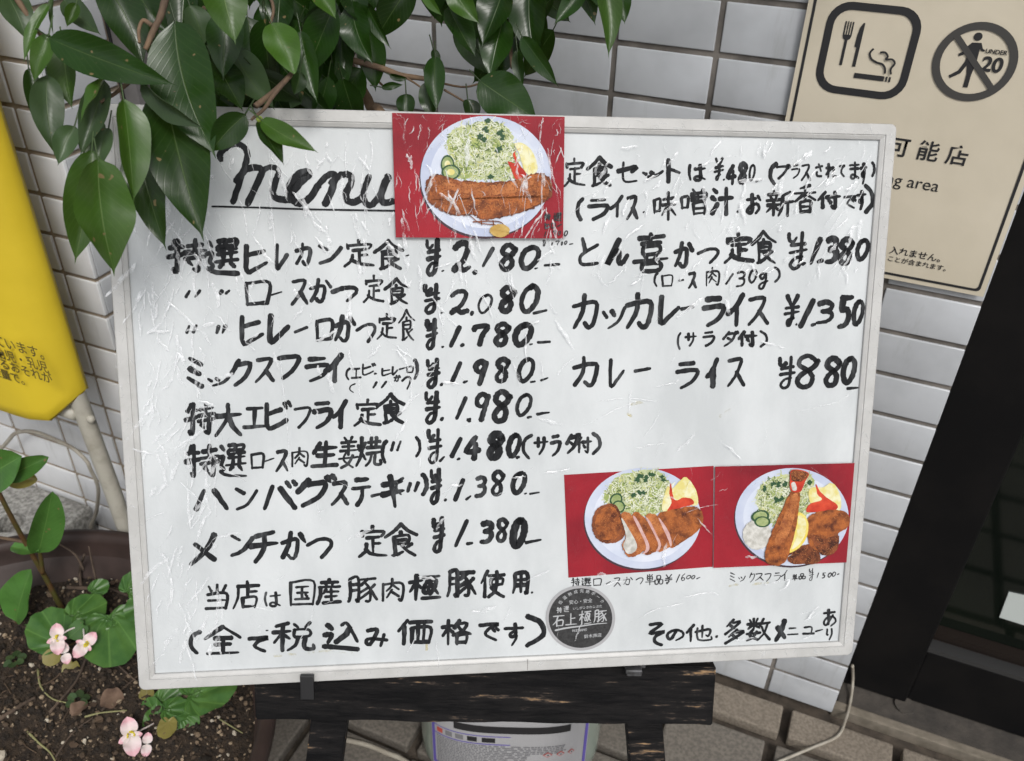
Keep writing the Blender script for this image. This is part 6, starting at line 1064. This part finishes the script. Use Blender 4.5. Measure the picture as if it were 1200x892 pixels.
for s_, w_, m_, ro in (('-530.2,-402.3,300.6 -504.6,-376.8,382.5', 40, BEG, .5), ('-526,-403.2,305.9 -566.4,-409,302.9', 22, BEG, .2), ('-538,-421.8,428.8 -495.9,-402.3,458.2', 56, BEG, .2), ('-522.6,-411.1,425.9 -480.7,-383.7,448.3', 27, BEG, .3), ('-530,-405.9,419.2 -504.7,-388,411.7', 24, BEGR, .3), ('-570.5,-436.1,197.9 -554.7,-406,265', 44, BEG, -.5)):
    a_, b_ = gp(s_); md = (a_ + b_) / 2; add_leaf(B1, m_, a_, b_, w_ / FPX * (md - CP).dot(fw), roll=ro, fold=.5, bend=.1, wave=.04, shape='round', nrm=(CP - md).normalized() + Vector((0, 0, .4)))
stem(B1, [Vector((-.56, -.43, .185))] + gp('-599.6,-431.4,167.5 -570.5,-432.5,194'), .0018, .0015); stem(B1, [Vector((-.55, -.44, .19))] + gp('-511.2,-454.1,149.7 -535.7,-481.3,153.2 -560.3,-512.4,142.5'), .0024, .002, TWIG)
B2 = empty('begonia_plant', (-.49, -.40, .19), 'begonia with three broad round leaves and two open pink flowers beside the board edge', 'plant'); B2.matrix_world = Matrix.Identity(4)
cc = gp('-464.6,-423.1,227.5')[0]; stem(B2, [Vector((-.495, -.415, .18)), cc.lerp(Vector((-.495, -.415, .18)), .5) + Vector((0, 0, .01)), cc], .003, .0024)
for s_, rad, ang, nr in (('-430.6,-415.3,219', .0345, -.75, (.25, -.3, 1)), ('-505.4,-437.6,212.8', .0270, 2.8, (.2, -.35, 1)), ('-477.3,-406.9,229.7', .0215, 1.2, (.3, -.1, 1)), ('-496.5,-412.8,170.7', .022, -1.9, (.2, -.5, 1))):
    c_ = gp(s_)[0]; round_leaf(B2, c_, nr, rad, ang, BR); stem(B2, [cc, (cc + c_) / 2 + Vector((0, 0, -.004)), c_ + Vector((0, 0, -.003))], .0014, .001)
for s_, rad in (('-486.4,-458.8,200.2', .010), ('-463.1,-456.9,190', .010), ('-438.7,-434.7,162.1', .009), ('-462,-432.3,231.3', .011)): round_leaf(B2, gp(s_)[0], (.4, -.7, .8), rad, random.uniform(-2, -1), BEGR if rad < .011 else BEG, n=16, rings=3, name='bract')
f1, f2 = gp('-471.8,-453.3,234.9 -440.3,-444.1,229.8'); flower(B2, f1, 1.75, .0128); flower(B2, f2, .95, .0122); flower(B2, gp('-461.6,-457.7,218')[0], -1.2, .0095, True)
for f_ in (f1, f2): stem(B2, [cc, (cc + f_) / 2 + Vector((0, 0, .004)), f_], .001, .0008, PINK)
B3 = empty('begonia_plant', (-.33, -.47, .19), 'low begonia with a pink flower half hidden under the lower left corner of the board', 'plant'); B3.matrix_world = Matrix.Identity(4)
c3 = gp('-322,-453.6,177.9')[0]; stem(B3, [Vector((c3.x + .01, c3.y + .01, .18)), c3 + Vector((0, 0, -.02)), c3], .003, .002)
for s_, rad, ang, m_ in (('-284.8,-425.5,212.9', .031, .9, BR), ('-324,-468.5,185.5', .0165, 2.0, BR), ('-307.4,-457.2,200.4', .015, .5, BR), ('-289.7,-462.2,192.7', .0150, -.6, BR), ('-336.9,-463.1,191.1', .013, 2.6, BR), ('-302,-476.4,198.1', .011, -1.2, BEGR), ('-321.5,-509.7,172.9', .021, -2.2, BR), ('-308.4,-495.8,157.8', .016, -1.0, BR), ('-299.5,-471.6,167.8', .012, -1.5, BR), ('-293.3,-448,187.3', .014, .2, BR), ('-329.7,-446.2,192.2', .015, 1.2, BR), ('-281.2,-456.7,177.7', .010, -.2, BR), ('-352.2,-452.9,195.7', .009, 2.0, BEGR)):
    c_ = gp(s_)[0]; round_leaf(B3, c_, (.25 + random.uniform(-.3, .3), -.35 + random.uniform(-.4, .3), 1), rad, ang, m_); stem(B3, [c3, (c3 + c_) / 2 + Vector((0, 0, -.006)), c_ + Vector((0, 0, -.002))], .0013, .001)
f3 = gp('-327.5,-502.7,203.2')[0]; flower(B3, f3, 1.9, .0150); flower(B3, gp('-312.2,-498.6,191.4')[0], 1.6, .009, True); stem(B3, [c3, (c3 + f3) / 2, f3], .001, .0008, PINK)
for s_, rad, ang, m_ in (('-558.5,-438.3,179.5', .012, 2.2, BR), ('-490.2,-373.6,228.8', .012, 1.0, BR), ('-505.7,-415.7,207.2', .012, 2.0, BR), ('-435.2,-415.5,168.4', .013, -.8, BR), ('-531.5,-444.9,173.4', .013, -2.4, LEAFG), ('-477,-419.6,159.5', .012, -1.2, BR)):
    c_ = gp(s_)[0]; round_leaf(B2, c_, (.2, -.4, 1), rad, ang, m_, n=20, rings=4); stem(B2, [cc + Vector((0, 0, -.02)), (cc + c_) / 2 + Vector((0, 0, -.016)), c_ + Vector((0, 0, -.002))], .0011, .0008)
B4 = empty('begonia_plant', (-.45, -.36, .19), 'small begonia leaf tips peeping out left of the board halfway down the soil', 'plant'); B4.matrix_world = Matrix.Identity(4)
c4 = gp('-404.6,-392.4,235.5')[0]; stem(B4, [Vector((c4.x, c4.y + .02, .18)), c4], .002, .0015)
for s_, rad, ang in (('-420.6,-374.5,268.5', .0165, 1.5), ('-400.4,-389.9,254.1', .0175, -2.0)):
    c_ = gp(s_)[0]; round_leaf(B4, c_, (.3, -.3, 1), rad, ang, BR); stem(B4, [c4, c_], .0011, .001)
def clover(c, label):
    e_ = empty('clover_plant', c, label, 'plant', 'clover sprigs on the soil'); e_.matrix_world = Matrix.Identity(4)
    for k_ in range(6):
        a_ = k_ * 1.05; p = Vector(c) + Vector((math.cos(a_), math.sin(a_), 0)) * .0075; round_leaf(e_, p + Vector((0, 0, .004 * random.random())), (random.uniform(-.3, .3), random.uniform(-.3, .3), 1), .0048, a_, LEAFG, n=12, rings=2)
    stem(e_, [Vector(c) + Vector((0, 0, -.012)), Vector(c)], .0008, .0006)
for s_, lab_ in (('-524.1,-478.7,196', 'tiny clover sprig on the soil at the left edge'), ('-415.2,-490.8,196', 'tiny clover sprig on the soil between twigs')): p = gp(s_)[0]; clover((p.x, p.y, .197), lab_)
dl = empty('dead_leaf', (0, 0, 0), 'curled grey brown dead leaf lying on the soil', 'leaf')
a_, b_ = gp('-407,-508.3,194 -402.1,-489.5,194'); add_leaf(dl, DRY, (a_.x, a_.y, .198), (b_.x, b_.y, .200), .018, roll=.2, fold=.8, bend=.3, wave=.1, shape='round', nrm=(0, 0, 1), name='blade')
dl = empty('dead_leaf', (0, 0, 0), 'flat brown dead leaf on the soil right of the curled one', 'leaf')
a_, b_ = gp('-394.9,-479.1,194 -372.2,-466.5,194'); add_leaf(dl, DRY, (a_.x, a_.y, .197), (b_.x, b_.y, .197), .026, roll=.1, fold=.2, bend=.1, wave=.1, shape='round', nrm=(0, 0, 1), name='blade')
solidify_texts()
